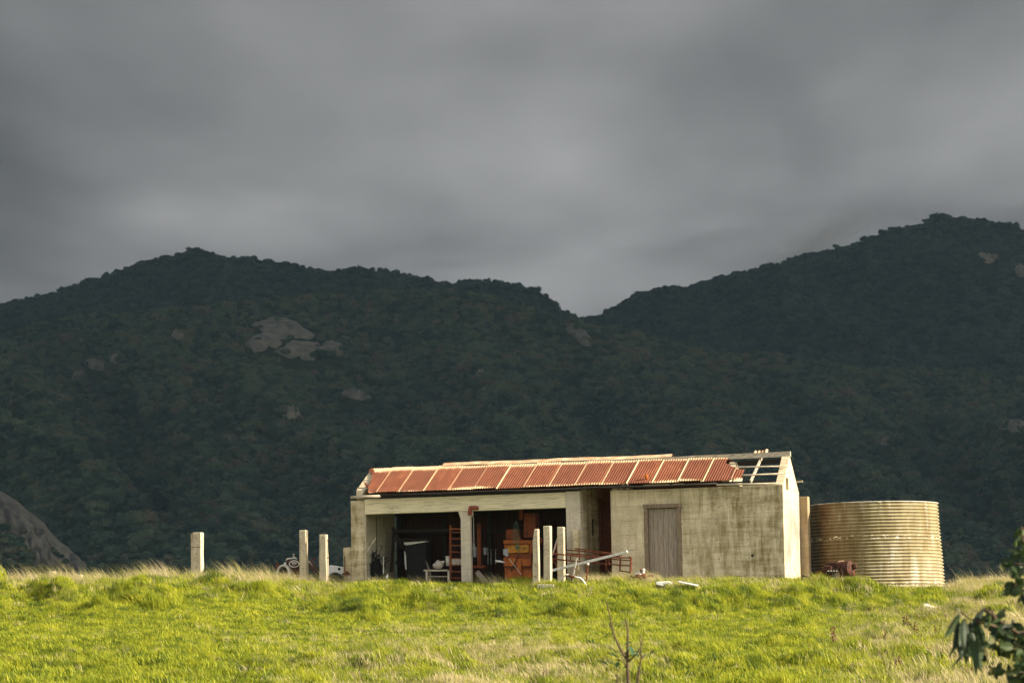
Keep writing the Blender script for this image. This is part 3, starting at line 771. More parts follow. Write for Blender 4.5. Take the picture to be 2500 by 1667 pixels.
# rear walls: concrete behind the room, rusty iron sheets behind the garage
box('rear_wall', M['inner'], UG+.2, -.24, DR-.18, DR-.002, -.6, 2.3)
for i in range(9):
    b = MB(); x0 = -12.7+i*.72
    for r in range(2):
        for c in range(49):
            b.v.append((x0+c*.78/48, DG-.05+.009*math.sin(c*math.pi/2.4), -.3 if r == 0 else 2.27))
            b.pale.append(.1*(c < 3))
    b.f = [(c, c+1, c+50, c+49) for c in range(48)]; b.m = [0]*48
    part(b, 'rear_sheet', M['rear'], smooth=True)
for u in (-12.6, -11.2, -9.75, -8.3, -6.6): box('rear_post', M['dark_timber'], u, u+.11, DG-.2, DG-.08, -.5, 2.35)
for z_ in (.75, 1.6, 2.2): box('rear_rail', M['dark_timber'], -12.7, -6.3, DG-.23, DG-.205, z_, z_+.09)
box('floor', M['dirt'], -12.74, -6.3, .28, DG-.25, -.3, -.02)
# roof timbers
ridge_end = sp(1931, 1117, RV-.12).x
part(MB().beam((-12.9, RV+.03, EW+RH-.12), (ridge_end, RV-.16, EW+RH-.03), .10, .15), 'ridge_beam', M['timber'])
part(MB().beam((-1.95, RV+.10, EW+RH-.24), (-.3, RV+.10, EW+RH-.20), .03, .12), 'ridge_board', M['dark_timber'])
pl = {}
for t, pxl, pyl, pxr, pyr, r0 in ((.03, 855.8, 1210, 1903.5, 1174.4, .045), (.35, 871.6, 1188.5, 1912.6, 1152.3, .04), (.68, 886.5, 1169.7, 1918.8, 1132.3, .036)):
    ul, tl = roof_ut(pxl, pyl); ur, tr = roof_ut(pxr, pyr); pts = []
    for i in range(15):
        f = i/14.; q = roof_pt(ul+(ur-ul)*f, tl+(tr-tl)*f, -.055); pts.append(q+Vector((0, 0, .012*math.sin(i*1.7+t*9))))
    rs = [r0*(1-.35*(i/14.)**2) for i in range(15)]
    if t < .1:      # shade under the roof is put into the colour of the pole's middle
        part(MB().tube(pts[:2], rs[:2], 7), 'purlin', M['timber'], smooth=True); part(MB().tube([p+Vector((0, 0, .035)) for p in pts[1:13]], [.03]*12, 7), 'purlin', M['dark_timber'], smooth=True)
        part(MB().tube(pts[12:], rs[12:], 7), 'purlin', M['timber'], smooth=True)
    else: part(MB().tube(pts, rs, 7), 'purlin', M['timber'], smooth=True)
part(MB().beam((ridge_end-.3, 2.02, 2.75), (.16, 2.02, 2.78), .05), 'purlin', M['timber'])
part(MB().box(-12.9, -6.1, .05, .15, WT+.003, WT+.09).box(-6.1, -.28, .06, .12, WT+.09, WT+.14), 'wall_plate', M['dark_timber'])
u = -12.75; k = 0
while u < -.4:
    a0, b0 = roof_pt(u, .04, -.1), roof_pt(u, .99, -.1)
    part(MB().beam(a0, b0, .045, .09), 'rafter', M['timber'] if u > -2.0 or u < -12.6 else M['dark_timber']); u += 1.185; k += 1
box('eave_board', M['timber'], -4.1, -2.9, -.12, -.09, WT+.08, WT+.13)
q = sp(1784, 1130, RV-.15)
part(MB().prism([(.25, WT+.2), (RV-.05, EW+RH-.20), (RV+.6, WT+.3), (RV+.6, WT+.1), (.25, WT+.1)], q.x-.05, q.x+.16), 'partition_gable', M['gable'])
# roof sheets
rib_px = [(919.2,1206),(966.3,1203),(1036.3,1200.5),(1090.3,1198),(1159.2,1193.5),(1210,1191.4),(1281.5,1188),(1335.5,1185.5),(1407.8,1183),(1462.9,1182.4),(1534.1,1180),(1589.9,1174.5),(1659.9,1173.8),(1712.7,1172.2),(1786.2,1173),(1808,1173)]
ribs = [roof_ut(x_, y_)[0] for x_, y_ in rib_px]
edges = [-12.93]+ribs
def tlim(u):
    "lowest and highest point of the iron along the slope at u (rusted and torn ends)"
    lo, hi = 0., 1.
    if u < -12.50: lo = float(np.interp(u, [-12.95, -12.86, -12.80, -12.72, -12.62, -12.5], [.97, .93, .78, .62, .25, 0]))
    pts_px = [(825,405,1.),(845,405,.67),(952,405,.50),(984,405,.49),(986,405,.40),(1075,405,.36),(1085,405,.02)]
    us = [roof_ut(1560+a/4.355, 1080+b/4.355)[0] for a, b, _ in pts_px]
    if u > us[0]: hi = float(np.interp(u, us, [c for *_, c in pts_px]))
    return lo, hi
def sheet(i, u0, u1, over):
    b = MB(); nc = max(4, int(round((u1-u0)/.076*8))); nr = 6; lift = .038 if over else .022
    lap = .05
    x0, x1 = u0-(lap if over else 0), u1+(lap if over else 0)
    sl_ = random.uniform(-.012, .02)
    for c in range(nc+1):
        u_ = x0+(x1-x0)*c/nc; lo, hi = tlim(u_); jag = .02*noise.noise(Vector((u_*7, 3, 0))) if (lo > 0 or hi < 1) else 0
        hi = max(lo+.01, hi+jag); lo = max(0, lo+(jag if lo > 0 else 0))
        for r in range(nr+1):
            t = lo+(hi-lo)*r/nr; w_ = .011*math.cos(2*math.pi*u_/.076)+lift+.006*noise.noise(Vector((u_*1.5, t*2, i)))
            p = roof_pt(u_, t-(.012+sl_)*(1-t), w_); p.z -= .02*math.sin(math.pi*(u_+13)/13)**2*0
            b.v.append(tuple(p))
            dl_ = (u_-x0); e0 = .055 if over else .115; pale = max(0, .95*(1-dl_/e0)**.5 if dl_ < e0 else 0, .5*(1-(x1-u_)/.03) if (over and x1-u_ < .03) else 0)
            pale = max(pale, 1.5*max(0, (t-.76)/.24)*(.8+.5*noise.noise(Vector((u_*.6, 2, 0)))), .9*max(0, 1-t/.18)*(.6+.8*noise.noise(Vector((u_*.8, 0, 5)))))
            b.pale.append(max(0, min(1, pale)))
    for c in range(nc):
        for r in range(nr): a = c*(nr+1)+r; b.f.append((a, a+nr+1, a+nr+2, a+1))
    b.m = [0]*len(b.f)
    part(b, 'roof_sheet', M['roof'], smooth=True)
for i in range(len(edges)-1): sheet(i, edges[i], edges[i+1], i % 2 == 1)
uq = roof_ut(1560+1080/4.355, 1173)[0]; sheet(99, ribs[-1], uq, True)
# torn scraps of iron
def scrap(pts, name='iron_scrap', mat=None):
    b = MB(); n = len(pts); b.v = [tuple(p) for p in pts]+[tuple(Vector(p)+Vector((0, .012, .006))) for p in pts]
    b.f = [tuple(range(n)), tuple(range(n, 2*n))[::-1]]+[(i, (i+1) % n, n+(i+1) % n, n+i) for i in range(n)]; b.m = [0]*len(b.f); part(b, name, mat or M['rust'])
def rp(px, py, lift=0): u_, t = roof_ut(px, py); return roof_pt(u_, t, lift)
scrap([rp(888, 1180, .08), rp(893, 1183, .05), rp(905, 1188, .02), rp(902, 1192, 0), rp(896, 1191, 0), rp(891, 1186, .04)])
scrap([rp(902, 1150, .05), rp(908, 1146, .05), rp(915, 1149, .02), rp(917, 1160, .02), rp(908, 1158, .02), rp(902, 1155, .04)])
for k, px_ in enumerate((1841, 1850, 1859, 1868)):
    c = roof_pt(roof_ut(px_, 1116)[0], 1.0, .05+.012*k*(k == 3)); part(MB().lathe(c-Vector((0, .12, .05)), (0, .9, .42), [(0, .03), (.2, .05), (.24, .03)], 8), 'iron_scrap', M['cap'])
c = rp(1580, 1172, .03); part(MB().lathe(c, (-.1, -.5, .85), [(-.02, .04), (.11, .052), (.14, .05), (.145, .02)], 10), 'vent_stub', M['orange'])
# ridge capping
def cap():
    b = MB(); n = 40; u0, u1 = roof_ut(1086, 1133)[0], roof_ut(1642, 1116)[0]
    for i in range(n+1):
        u_ = u0+(u1-u0)*i/n; s = .022*math.sin(i*.35)+.012*math.sin(i*1.3); k = .04+.02*math.sin(math.pi*i/n)
        for (v_, w_) in ((-.10, -.015), (-.05, .02), (.03, .06+k*.4), (.10, .06+k*.4), (.24, -.06)): b.v.append((u_, RV+v_, EW+RH+.03+w_+s*.4))
    for i in range(n):
        for j in range(4): a = i*5+j; b.f.append((a, a+5, a+6, a+1))
    b.m = [0]*len(b.f); return b
part(cap(), 'ridge_cap', M['cap'], smooth=False)
# rear slope
for i in range(16):
    b = MB(); u0 = -12.9+i*.69; far = (DG+.15, 2.36) if u0 < -6.4 else (DR+.15, 2.40)
    if u0 > -2.2: break
    for c in range(55):
        u_ = u0+.72*c/54; w_ = .011*math.cos(2*math.pi*u_/.076)
        b.v += [(u_, RV+.02, EW+RH-.02+w_), (u_, far[0], far[1]+w_)]; b.pale += [0, 0]
    b.f = [(2*c, 2*c+2, 2*c+3, 2*c+1) for c in range(54)]; b.m = [0]*54
    part(b, 'rear_roof_sheet', M['roof'], smooth=True)
# red pipe elbow over the pillar
q1, q2, q3, q4 = [sp(x_, y_, -.04) for x_, y_ in ((1147, 1257), (1147.5, 1243), (1152, 1239), (1163, 1239))]
e = MB(); e.tube([q1, q2+Vector((0,0,0)), (q2+q3)/2+Vector((-.02,0,.03)), q3+Vector((0,0,.005)), q4+Vector((0,.0,0)), q4+Vector((.02, .08, -.01))], [.058]*6, 10)
part(e, 'pipe_elbow', simple('red_brown_pipe', (.22,.05,.03), (.30,.075,.045), 4), smooth=True)

# ------------------------------------------------------------------ helpers for shed-local things
RZ = -R(TH)
def lthing(name, px, py, v, label, cat, group=None):
    q = sp(px, py, v); p = to_world(*q); o = empty(name, p, RZ, label, cat, group)
    return o, (lambda x_, y_, dv=0: sp(x_, y_, v+dv)-q)
def c2(x_, y_): return 1200+x_/4.355, 1080+y_/4.355
def c1(x_, y_): return 840+x_/4.355, 1080+y_/4.355
def g7(x_, y_): return 1260+x_/7.35, 1270+y_/7.35
def m7(x_, y_): return 1120+x_/7.84, 1230+y_/7.84
def l7(x_, y_): return 880+x_/7.84, 1230+y_/7.84

# ------------------------------------------------------------------ concrete posts
def post(px0, px1, ytop, ybase, label, v=None, holes=(), lean=0, mat='post', chip=False, group='old concrete fence posts', depthk=.75, slot=False, hook=None):
    if v is None: p = hit((px0+px1)/2, min(ybase, 1425+8)); Y = p.y
    else: q = sp((px0+px1)/2, ybase, v); p = to_world(*q); Y = p.y
    a_, b_ = at(px0, ybase, Y), at(px1, ybase, Y); W = (b_-a_).length; base = at((px0+px1)/2, ybase, Y); top = at((px0+px1)/2+lean, ytop, Y)
    H = top.z-base.z; w2 = W*.86; o = empty('concrete_post', base, RZ, label, 'post', group)
    b = MB(); n = 5; dx = (top.x-base.x-0)*1.0
    for i in range(n+1):
        f = i/n; h = -.4+f*(H+.4); sh = dx*max(0, h)/H; k = 1-.06*f; j = [random.uniform(-.006, .006) for _ in range(8)]
        x0, x1 = -w2/2*k, w2/2*k
        if chip and f > .85: x0 += w2*.35; 
        if chip and .0 < f < .5: x0 -= w2*.06
        b.v += [(x0+sh+j[0], -W*depthk/2+j[1], h), (x1+sh+j[2], -W*depthk/2+j[3], h), (x1+sh+j[4], W*depthk/2+j[5], h), (x0+sh+j[6], W*depthk/2+j[7], h)]
    for i in range(n):
        for j in range(4): a = i*4; b.f.append((a+j, a+(j+1) % 4, a+4+(j+1) % 4, a+4+j))
    b.f += [(3,2,1,0), (n*4, n*4+1, n*4+2, n*4+3)]; b.m = [0]*len(b.f)
    b.build('shaft', M[mat], o, bevel=.012)
    for hz in holes:
        h = H*hz; MB().lathe((dx*h/H+random.uniform(-.015, .01), -W*depthk/2-.008, h), (0, 1, 0), [(0, 0), (0, .017), (.01, .017)], 8).build('bolt_hole', M['hole'], o)
    if slot:
        MB().box(-w2/2-.055, -w2/2-.012, -W*.2, W*.3, -.4, H-.03).build('side_rib', M[mat], o, bevel=.005)
        MB().tube([(-w2/2-.01, -W*depthk/2-.01, H*.64), (0, -W*depthk/2-.012, H*.66), (w2/2, -W*depthk/2-.01, H*.64)], .008, 5).build('wire_band', M['hole'], o)
    if hook:
        for hz in hook: MB().tube([(w2/2-.02, -.02, H*hz), (w2/2+.05, -.02, H*hz+.01), (w2/2+.06, -.02, H*hz+.035)], .012, 5).build('hook', M['rust'], o)
    return o
post(470, 497, 1299.5, 1402, 'broad concrete post standing alone at the left, ribbed down one side', holes=(.87,.5,.16), slot=True, lean=0, v=.3)
post(732, 753.5, 1293.5, 1417, 'tall concrete post rising in front of the rusty engine', holes=(.93,.6,.24), lean=-1.5, v=-.5)
post(780, 802, 1304.5, 1419, 'concrete post with rust stained top beside the white fender', holes=(.93,), lean=-1, v=-.6, hook=(.87,.5))
post(1301.5, 1319, 1291, 1417, 'narrow concrete post with broken top in front of the orange machine', chip=True, lean=-2, v=-1.2, holes=(.3,.08))
post(1327, 1348, 1283.5, 1437, 'tallest concrete post, nearest of the three before the right bay', chip=False, lean=-.5, v=-2.4, holes=(.16,))
post(1361, 1381, 1286, 1412, 'concrete post with a wire groove, right hand one before the right bay', lean=-1, v=-.8, hook=(.93,))
post(1397.5, 1417.5, 1292.5, 1412, 'short stained concrete post leaning on the middle pier', v=-.12, mat='pier', lean=-.5)
post(119.5, 136, 1394, 1435, 'first low post stub poking out of the grass at far left', v=.4, depthk=.9)
post(181, 202, 1402, 1440, 'second low post stub, to the right of the first one', v=.4, depthk=.9)
o = MB().box(-.24, .24, -.06, .06, -.1, .05).build('concrete_block', M['limestone'], bevel=.02); o.location = hit(1333, 1434); o.rotation_euler = (0, .03, RZ); tag(o, 'small pale block lying at the foot of the tallest post', 'block')

# ------------------------------------------------------------------ water tank
def tank():
    Y = 100.5; cpx = (1900+(430+2172)/2/5.345); base = at(cpx, 1444, Y); top = at((1900+(402+2076)/2/5.345), 1234, Y)
    H = top.z-base.z+.02; rb = (2172-430)/5.345/2*Y/FPX*1.0; rt = (2076-402)/5.345/2*Y/FPX
    o = empty('water_tank', base, 0, 'large round corrugated iron water tank stained with ochre, beside the shed', 'tank')
    dx = (top.x-base.x); pitch = H/26.; n = 128
    def ring(z0, z1, name, k0):
        b = MB(); m = int((z1-z0)/pitch*8); 
        for i in range(m+1):
            z = z0+(z1-z0)*i/m; ph = 2*math.pi*z/pitch; f = z/H; rr = rb+(rt-rb)*(f**.8)+.024*math.cos(ph)
            for j in range(n):
                a = 2*math.pi*j/n; dent = .015*noise.noise(Vector((math.cos(a)*2, math.sin(a)*2, z*.8)))
                if z < .12: dent += .05*(1-z/.12)*max(0, noise.noise(Vector((math.cos(a)*3, math.sin(a)*3, 9)))+.2)
                zz = z
                if k0 == 2 and i == m:
                    aa = math.degrees(a) % 360
                    zz -= .07*math.exp(-((aa-270.5)/1.2)**2)+.012*noise.noise(Vector((a*9, 0, 0)))
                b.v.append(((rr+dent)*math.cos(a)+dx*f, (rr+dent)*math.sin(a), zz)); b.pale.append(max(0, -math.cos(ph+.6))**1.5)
        for i in range(m):
            for j in range(n): b.f.append((i*n+j, i*n+(j+1) % n, (i+1)*n+(j+1) % n, (i+1)*n+j))
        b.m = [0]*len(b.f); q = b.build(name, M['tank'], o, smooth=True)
        sd = q.modifiers.new('thick', 'SOLIDIFY'); sd.thickness = .004
    p = pitch
    ring(0, 9*p, 'tank_sheet', 0); ring(9*p, 18*p, 'tank_sheet', 1); ring(18*p, 26*p, 'tank_sheet', 2)
    MB().tube([((rt+.017)*math.cos(a)+dx, (rt+.017)*math.sin(a), H) for a in [2*math.pi*j/64 for j in range(64)] if not (math.radians(268.5) < a < math.radians(273))], .012, 5).build('rim', M['galv'], o)
    MB().lathe((0,0,0), (0,0,1), [(.02, 0), (.02, rb-.02)], 48).build('tank_floor', M['rust'], o)
tank()

# ------------------------------------------------------------------ things in the grass outside
def gate():
    o, q = lthing('steel_gate', 1400, 1405, -.9, 'rusty welded steel gate panel leaning across the passage', 'gate')
    G = lambda x_, y_, dv=0: q(*g7(x_, y_), dv)
    for pts in ([(655,592),(1300,655),(2062,668)], [(655,685),(1150,742),(2050,815)]):
        MB().tube([G(x_, y_) for x_, y_ in pts], .022, 6).build('rail', M['rust'], o)
    MB().tube([G(1690, 690), G(2040, 718)], .018, 6).build('rail', M['rust'], o)
    MB().tube([G(1850, 898), G(2030, 925), G(2050, 955)], .022, 6).build('rail', M['rust'], o)
    for x_, y0, y1, r in ((2062,660,930,.032),(1870,668,905,.024),(1620,665,890,.02),(1300,655,775,.018),(980,625,730,.016)): MB().tube([G(x_, y0), G(x_-8, y1)], r, 6).build('upright', M['rust'], o)
    for pts in ([(2062,668),(2040,640)],):
        MB().tube([G(x_, y_) for x_, y_ in pts], .02, 6).build('corner', M['rust'], o)
    o, q = lthing('steel_gate', 1400, 1405, -.35, 'second rusty gate panel lying tilted behind the first', 'gate')
    G = lambda x_, y_, dv=0: q(*g7(x_, y_), dv)
    for pts in ([(890,525),(1400,568),(1750,625)], [(1050,500),(1500,558),(1900,625)], [(890,590),(1500,640),(1860,640)]):
        MB().tube([G(x_, y_) for x_, y_ in pts], .02, 6).build('rail', M['rust'], o)
    for x_, y0, y1 in ((1130,520,700),(1410,565,760),(1660,600,800),(760,560,850)): MB().tube([G(x_, y0), G(x_+10, y1)], .018, 6).build('upright', M['rust'], o)
gate()
def long_pole():
    o, q = lthing('metal_pole', 1400, 1365, -1.4, 'long pale metal pole propped slanting over the gate', 'pole')
    G = lambda x_, y_, dv=0: q(*g7(x_, y_), dv)
    MB().beam(G(640, 900), G(1985, 568), .045, .075).build('pole', M['galv'], o, bevel=.008)
    MB().lathe(G(1985, 560), G(2000, 555)-G(1900, 580), [(-.02, .02), (0, .05), (.03, .035), (.04, 0)], 8).build('end_fitting', M['galv'], o)
    o, q = lthing('metal_strut', 1400, 1400, -1.5, 'short pale strut standing on the bent white tube', 'strut')
    G = lambda x_, y_, dv=0: q(*g7(x_, y_), dv)
    MB().beam(G(1020, 1010), G(1092, 670), .035, .02).build('strut', M['galv'], o)
    MB().tube([G(992, 1075), G(1012, 1010)], .025, 6).build('foot', M['black'], o)
    MB().tube([G(1045, 860), G(1080, 868)], .014, 5).build('pin', M['rust'], o)
    o, q = lthing('bent_tube', 1390, 1415, -2.0, 'bent white steel tube lying in front of the gate', 'tube')
    G = lambda x_, y_, dv=0: q(*g7(x_, y_), dv)
    MB().tube([G(x_, y_) for x_, y_ in ((675,1200),(740,1130),(830,1035),(880,985),(905,970),(950,985))], .026, 8).build('tube', M['chalk'], o, smooth=True)
    MB().tube([G(x_, y_) for x_, y_ in ((1030,1005),(1090,1018),(1150,1030),(1190,1060),(1225,1110),(1268,1175))], .024, 8).build('tube', M['white'], o, smooth=True)
    MB().tube([G(x_, y_) for x_, y_ in ((930,985),(1000,1005),(1050,1010))], .034, 8).build('clamp', M['rust'], o, smooth=True)
    o, q = lthing('stake', 1433, 1415, -1.8, 'thin rusty stake with a pale knob on top', 'stake')
    G = lambda x_, y_, dv=0: q(*g7(x_, y_), dv)
    MB().tube([G(1262, 1080), G(1288, 800)], .022, 6).build('rod', M['rust'], o)
    MB().lathe(G(1288, 790), (0,0,1), [(-.02, .02), (0, .038), (.03, .038), (.045, .02), (.05, 0)], 10).build('knob', M['chalk'], o, smooth=True)
    MB().tube([G(1240, 840), G(1268, 885)], .01, 5).build('hook', M['rust'], o)
    o, q = lthing('leaning_board', 1355, 1400, -.4, 'pale pink board leaning between two concrete posts', 'board')
    G = lambda x_, y_, dv=0: q(*g7(x_, y_), dv)
    MB().beam(G(655, 620), G(742, 330), .06, .03).build('board', simple('pink_board', (.42,.30,.27), (.60,.47,.42), 6), o)
    o, q = lthing('rusty_stand', 1355, 1400, -.3, 'rusty brown steel stand behind the leaning board', 'stand')
    G = lambda x_, y_, dv=0: q(*g7(x_, y_), dv)
    MB().beam(G(730, 400), G(728, 860), .05, .05).build('upright', M['rust'], o); MB().beam(G(655, 700), G(735, 820), .03, .03).build('brace', M['rust'], o)
long_pole()
def gear_pile():
    o, q = lthing('pump', 1560, 1412, -1.0, 'broken rusty pump with a chrome cap sitting in the grass by the door', 'pump')
    G = lambda x_, y_, dv=0: q(*c2(x_, y_), dv)
    b = MB(); b.lathe(G(1590, 1425), (1, .1, .1), [(-.16, .03), (-.15, .08), (-.05, .10), (.02, .07), (.10, .09), (.15, .06), (.16, 0)], 12); b.build('body', M['rust'], o, smooth=True)
    MB().lathe(G(1565, 1405), (0,-1,.4), [(-.05, .09), (.02, .11), (.05, .07), (.055, 0)], 12).build('cover', M['chalk'], o, smooth=True)
    MB().lathe(G(1613, 1390), (.1,0,1), [(0, .035), (.05, .045), (.07, .03), (.09, .055), (.12, .05), (.14, .02), (.145, 0)], 12).build('cap', M['galv'], o, smooth=True)
    for x0, y0, x1, y1 in ((1500,1440,1478,1412),(1490,1440,1545,1425),(1660,1420,1720,1415),(1690,1410,1722,1450),(1590,1385,1582,1345)): MB().tube([G(x0, y0), G((x0+x1)/2+3, (y0+y1)/2-5), G(x1, y1)], .025, 6).build('lug', M['rust'], o)
    p = hit(1625, 1436); o = empty('enamel_panel', p+Vector((0, 0, .09)), -.1, 'flat white enamel panel lying half buried in the grass', 'panel')
    MB().prism([(-.26,.02),(-.27,.075),(-.24,.10),(.10,.11),(.16,.085),(.26,.03),(.22,-.02),(0,-.05)], -.12, .12, 'xz').build('panel', M['white'], o, bevel=.015)
    p = hit(1680, 1438); o = empty('enamel_panel', p+Vector((0, 0, .09)), -.1, 'second white panel with a dark upper edge, slanting to the right', 'panel')
    MB().beam((-.26, 0, .12), (.27, 0, .0), .22, .05).build('panel', M['white'], o, bevel=.01); MB().beam((-.26, .05, .15), (.24, .05, .035), .16, .02).build('edge_strip', M['black'], o)
    p = hit(1713, 1440); o = empty('iron_fitting', p, 0, 'small black iron fitting beside the second white panel', 'fitting')
    MB().lathe((-.03,0,.03), (1,0,.3), [(-.06,.02),(-.05,.05),(0,.04),(.03,.06),(.07,.05),(.075,0)], 10).build('fitting', M['black'], o); MB().tube([(.0,0,.05),(.06,0,.1)], .015, 6).build('stub', M['black'], o)
    p = hit(1748, 1433); o = MB().lathe((0,0,.03), (.3,0,1), [(-.05,.08),(0,.11),(.03,.07),(.045,0)], 9).build('crushed_can', M['white']); o.location = p; tag(o, 'small crushed white tin in the grass below the wall', 'tin')
    p = hit(1283, 1441); o = MB().lathe((0,0,.03), (.2,0,1), [(-.04,.08),(0,.10),(.03,.05),(.035,0)], 9).build('pale_stone', M['limestone']); o.location = p; tag(o, 'little pale stone in the grass left of the tall post', 'stone')
    # wire hoop with stick
    G3 = lambda x_, y_: (1560+x_/4.355, 1080+y_/4.355)
    o, q = lthing('wire_hoop', 1869, 1430, -1.6, 'bent wire hoop sticking out of the grass under the wall', 'wire')
    G = lambda x_, y_: q(*G3(x_, y_))
    MB().tube([G(x_, y_) for x_, y_ in ((1262,1490),(1290,1470),(1330,1462),(1370,1475),(1395,1505),(1408,1565),(1406,1600))], .008, 5).build('hoop', M['galv'], o)
    o, q = lthing('white_stick', 1869, 1435, -1.7, 'short white stick leaning under the wire hoop', 'stick')
    MB().beam(q(*G3(1313, 1475)), q(*G3(1368, 1600)), .03, .02).build('stick', M['white'], o)
    o, q = lthing('wire_loop', 1820, 1410, -.5, 'thin wire loop half hidden in the tussock by the wall', 'wire')
    MB().tube([q(*G3(x_, y_)) for x_, y_ in ((1060,1425),(1085,1412),(1130,1425),(1160,1460),(1165,1500))], .007, 5).build('loop', M['black'], o)
    G4 = lambda x_, y_: (1900+x_/5.345, 1180+y_/5.345)
    o, q = lthing('bent_pipe', 1965, 1425, -.4, 'black bent pipe rail in the grass at the shed corner', 'pipe')
    MB().tube([q(*G4(x_, y_)) for x_, y_ in ((313,1370),(313,1210),(320,1197),(390,1225),(480,1275),(610,1372),(640,1400))], .022, 8).build('rail', M['black'], o, smooth=True)
    o, q = lthing('concrete_footing', 1990, 1424, .9, 'low concrete footing between the shed and the tank', 'footing')
    a0, a1 = q(*G4(340, 1315)), q(*G4(760, 1312)); MB().beam(a0-Vector((0,0,.12)), a1-Vector((0,0,.12)), .3, .26).build('footing', M['pillar'], o)
    o = MB().lathe((0,0,0), (0,0,1), [(-.05,.30),(.04,.26),(.09,.16),(.12,.05),(.125,0)], 14).build('limestone_lump', M['limestone']); p = hit(2264, 1484); o.location = p
    for v_ in o.data.vertices: v_.co *= 1+.35*noise.noise(v_.co*7)
    tag(o, 'pale broken stone lump on the slope below the tank', 'stone')
gear_pile()
def old_engine():
    G4 = lambda x_, y_: (1900+x_/5.345, 1180+y_/5.345)
    o, q = lthing('old_engine', 2045, 1420, .25, 'dark rusty old engine block standing against the water tank', 'engine')
    G = lambda x_, y_, dv=0: q(*G4(x_, y_), dv)
    b = MB(); b.lathe(G(720, 1120), (1, .15, .05), [(-.30,.04),(-.27,.13),(-.16,.18),(-.14,.15),(.05,.17),(.08,.13),(.2,.18),(.30,.15),(.33,.08),(.34,0)], 12)
    for i, v_ in enumerate(b.v): q_ = Vector(v_); b.v[i] = tuple(q_+Vector((0,0,1))*.04*noise.noise(q_*6))
    b.build('crankcase', M['old_iron'], o)
    MB().lathe(G(905, 1110, -.1), (.9, -.4, .1), [(-.14,.06),(-.12,.2),(.0,.23),(.12,.21),(.16,.12),(.165,0)], 16).build('gearbox', M['old_iron'], o)
    MB().beam(G(620, 1060), G(960, 1040), .2, .12).build('cylinder_head', M['old_iron'], o, bevel=.02)
    MB().tube([G(775, 1035), G(790, 1018), G(830, 1010), G(860, 1018)], .02, 6).build('pipe', M['cap'], o)
    MB().lathe(G(540, 1190), (0,-1,0), [(-.08,.05),(-.06,.11),(.04,.12),(.05,.05),(.06,0)], 14).build('pulley', M['rust'], o)
    MB().lathe(G(755, 1250, -.2), (.5,-1,0), [(-.05,.06),(-.05,.15),(.03,.16),(.04,.12),(.02,.1),(.02,.0)], 18).build('front_wheel', M['black'], o)
    MB().lathe(G(712, 1250, -.28), (.2,-1,0), [(0,0),(0,.055),(.02,.05),(.025,0)], 12).build('hub_cap', M['white'], o)
    MB().tube([G(650, 1215, -.25), G(638, 1245, -.25), G(650, 1280, -.25)], .015, 6).build('white_bracket', M['white'], o)
    for x_ in (655, 690, 727, 762): MB().box(-.022,.022,-.01,.01,-.012,.012).build('rivet_plate', M['white'], o).location = G(x_, 1138, -.34)
    for x0, y0, x1, y1 in ((640,1200,520,1230),(880,1150,890,1290),(980,1120,985,1200),(860,1100,880,1220)): MB().tube([G(x0, y0, -.1), G(x1, y1, -.15)], .03, 6).build('bracket', M['rust'], o)
    for x_, y_, w_, h_, d_ in ((660,1130,.10,.12,-.2),(800,1075,.09,.10,-.15),(935,1180,.10,.10,-.1),(850,1190,.12,.14,-.12),(1000,1075,.05,.07,-.1),(600,1160,.06,.09,-.1)):
        MB().box(-w_, w_, -.08, .08, -h_, h_, jit=.02).build('casting', M['old_iron'], o, bevel=.02).location = G(x_, y_, d_)
    MB().box(-.3,.3,-.12,.12,-.25,.0).build('sump', M['black'], o, bevel=.03).location = G(740, 1220)
old_engine()
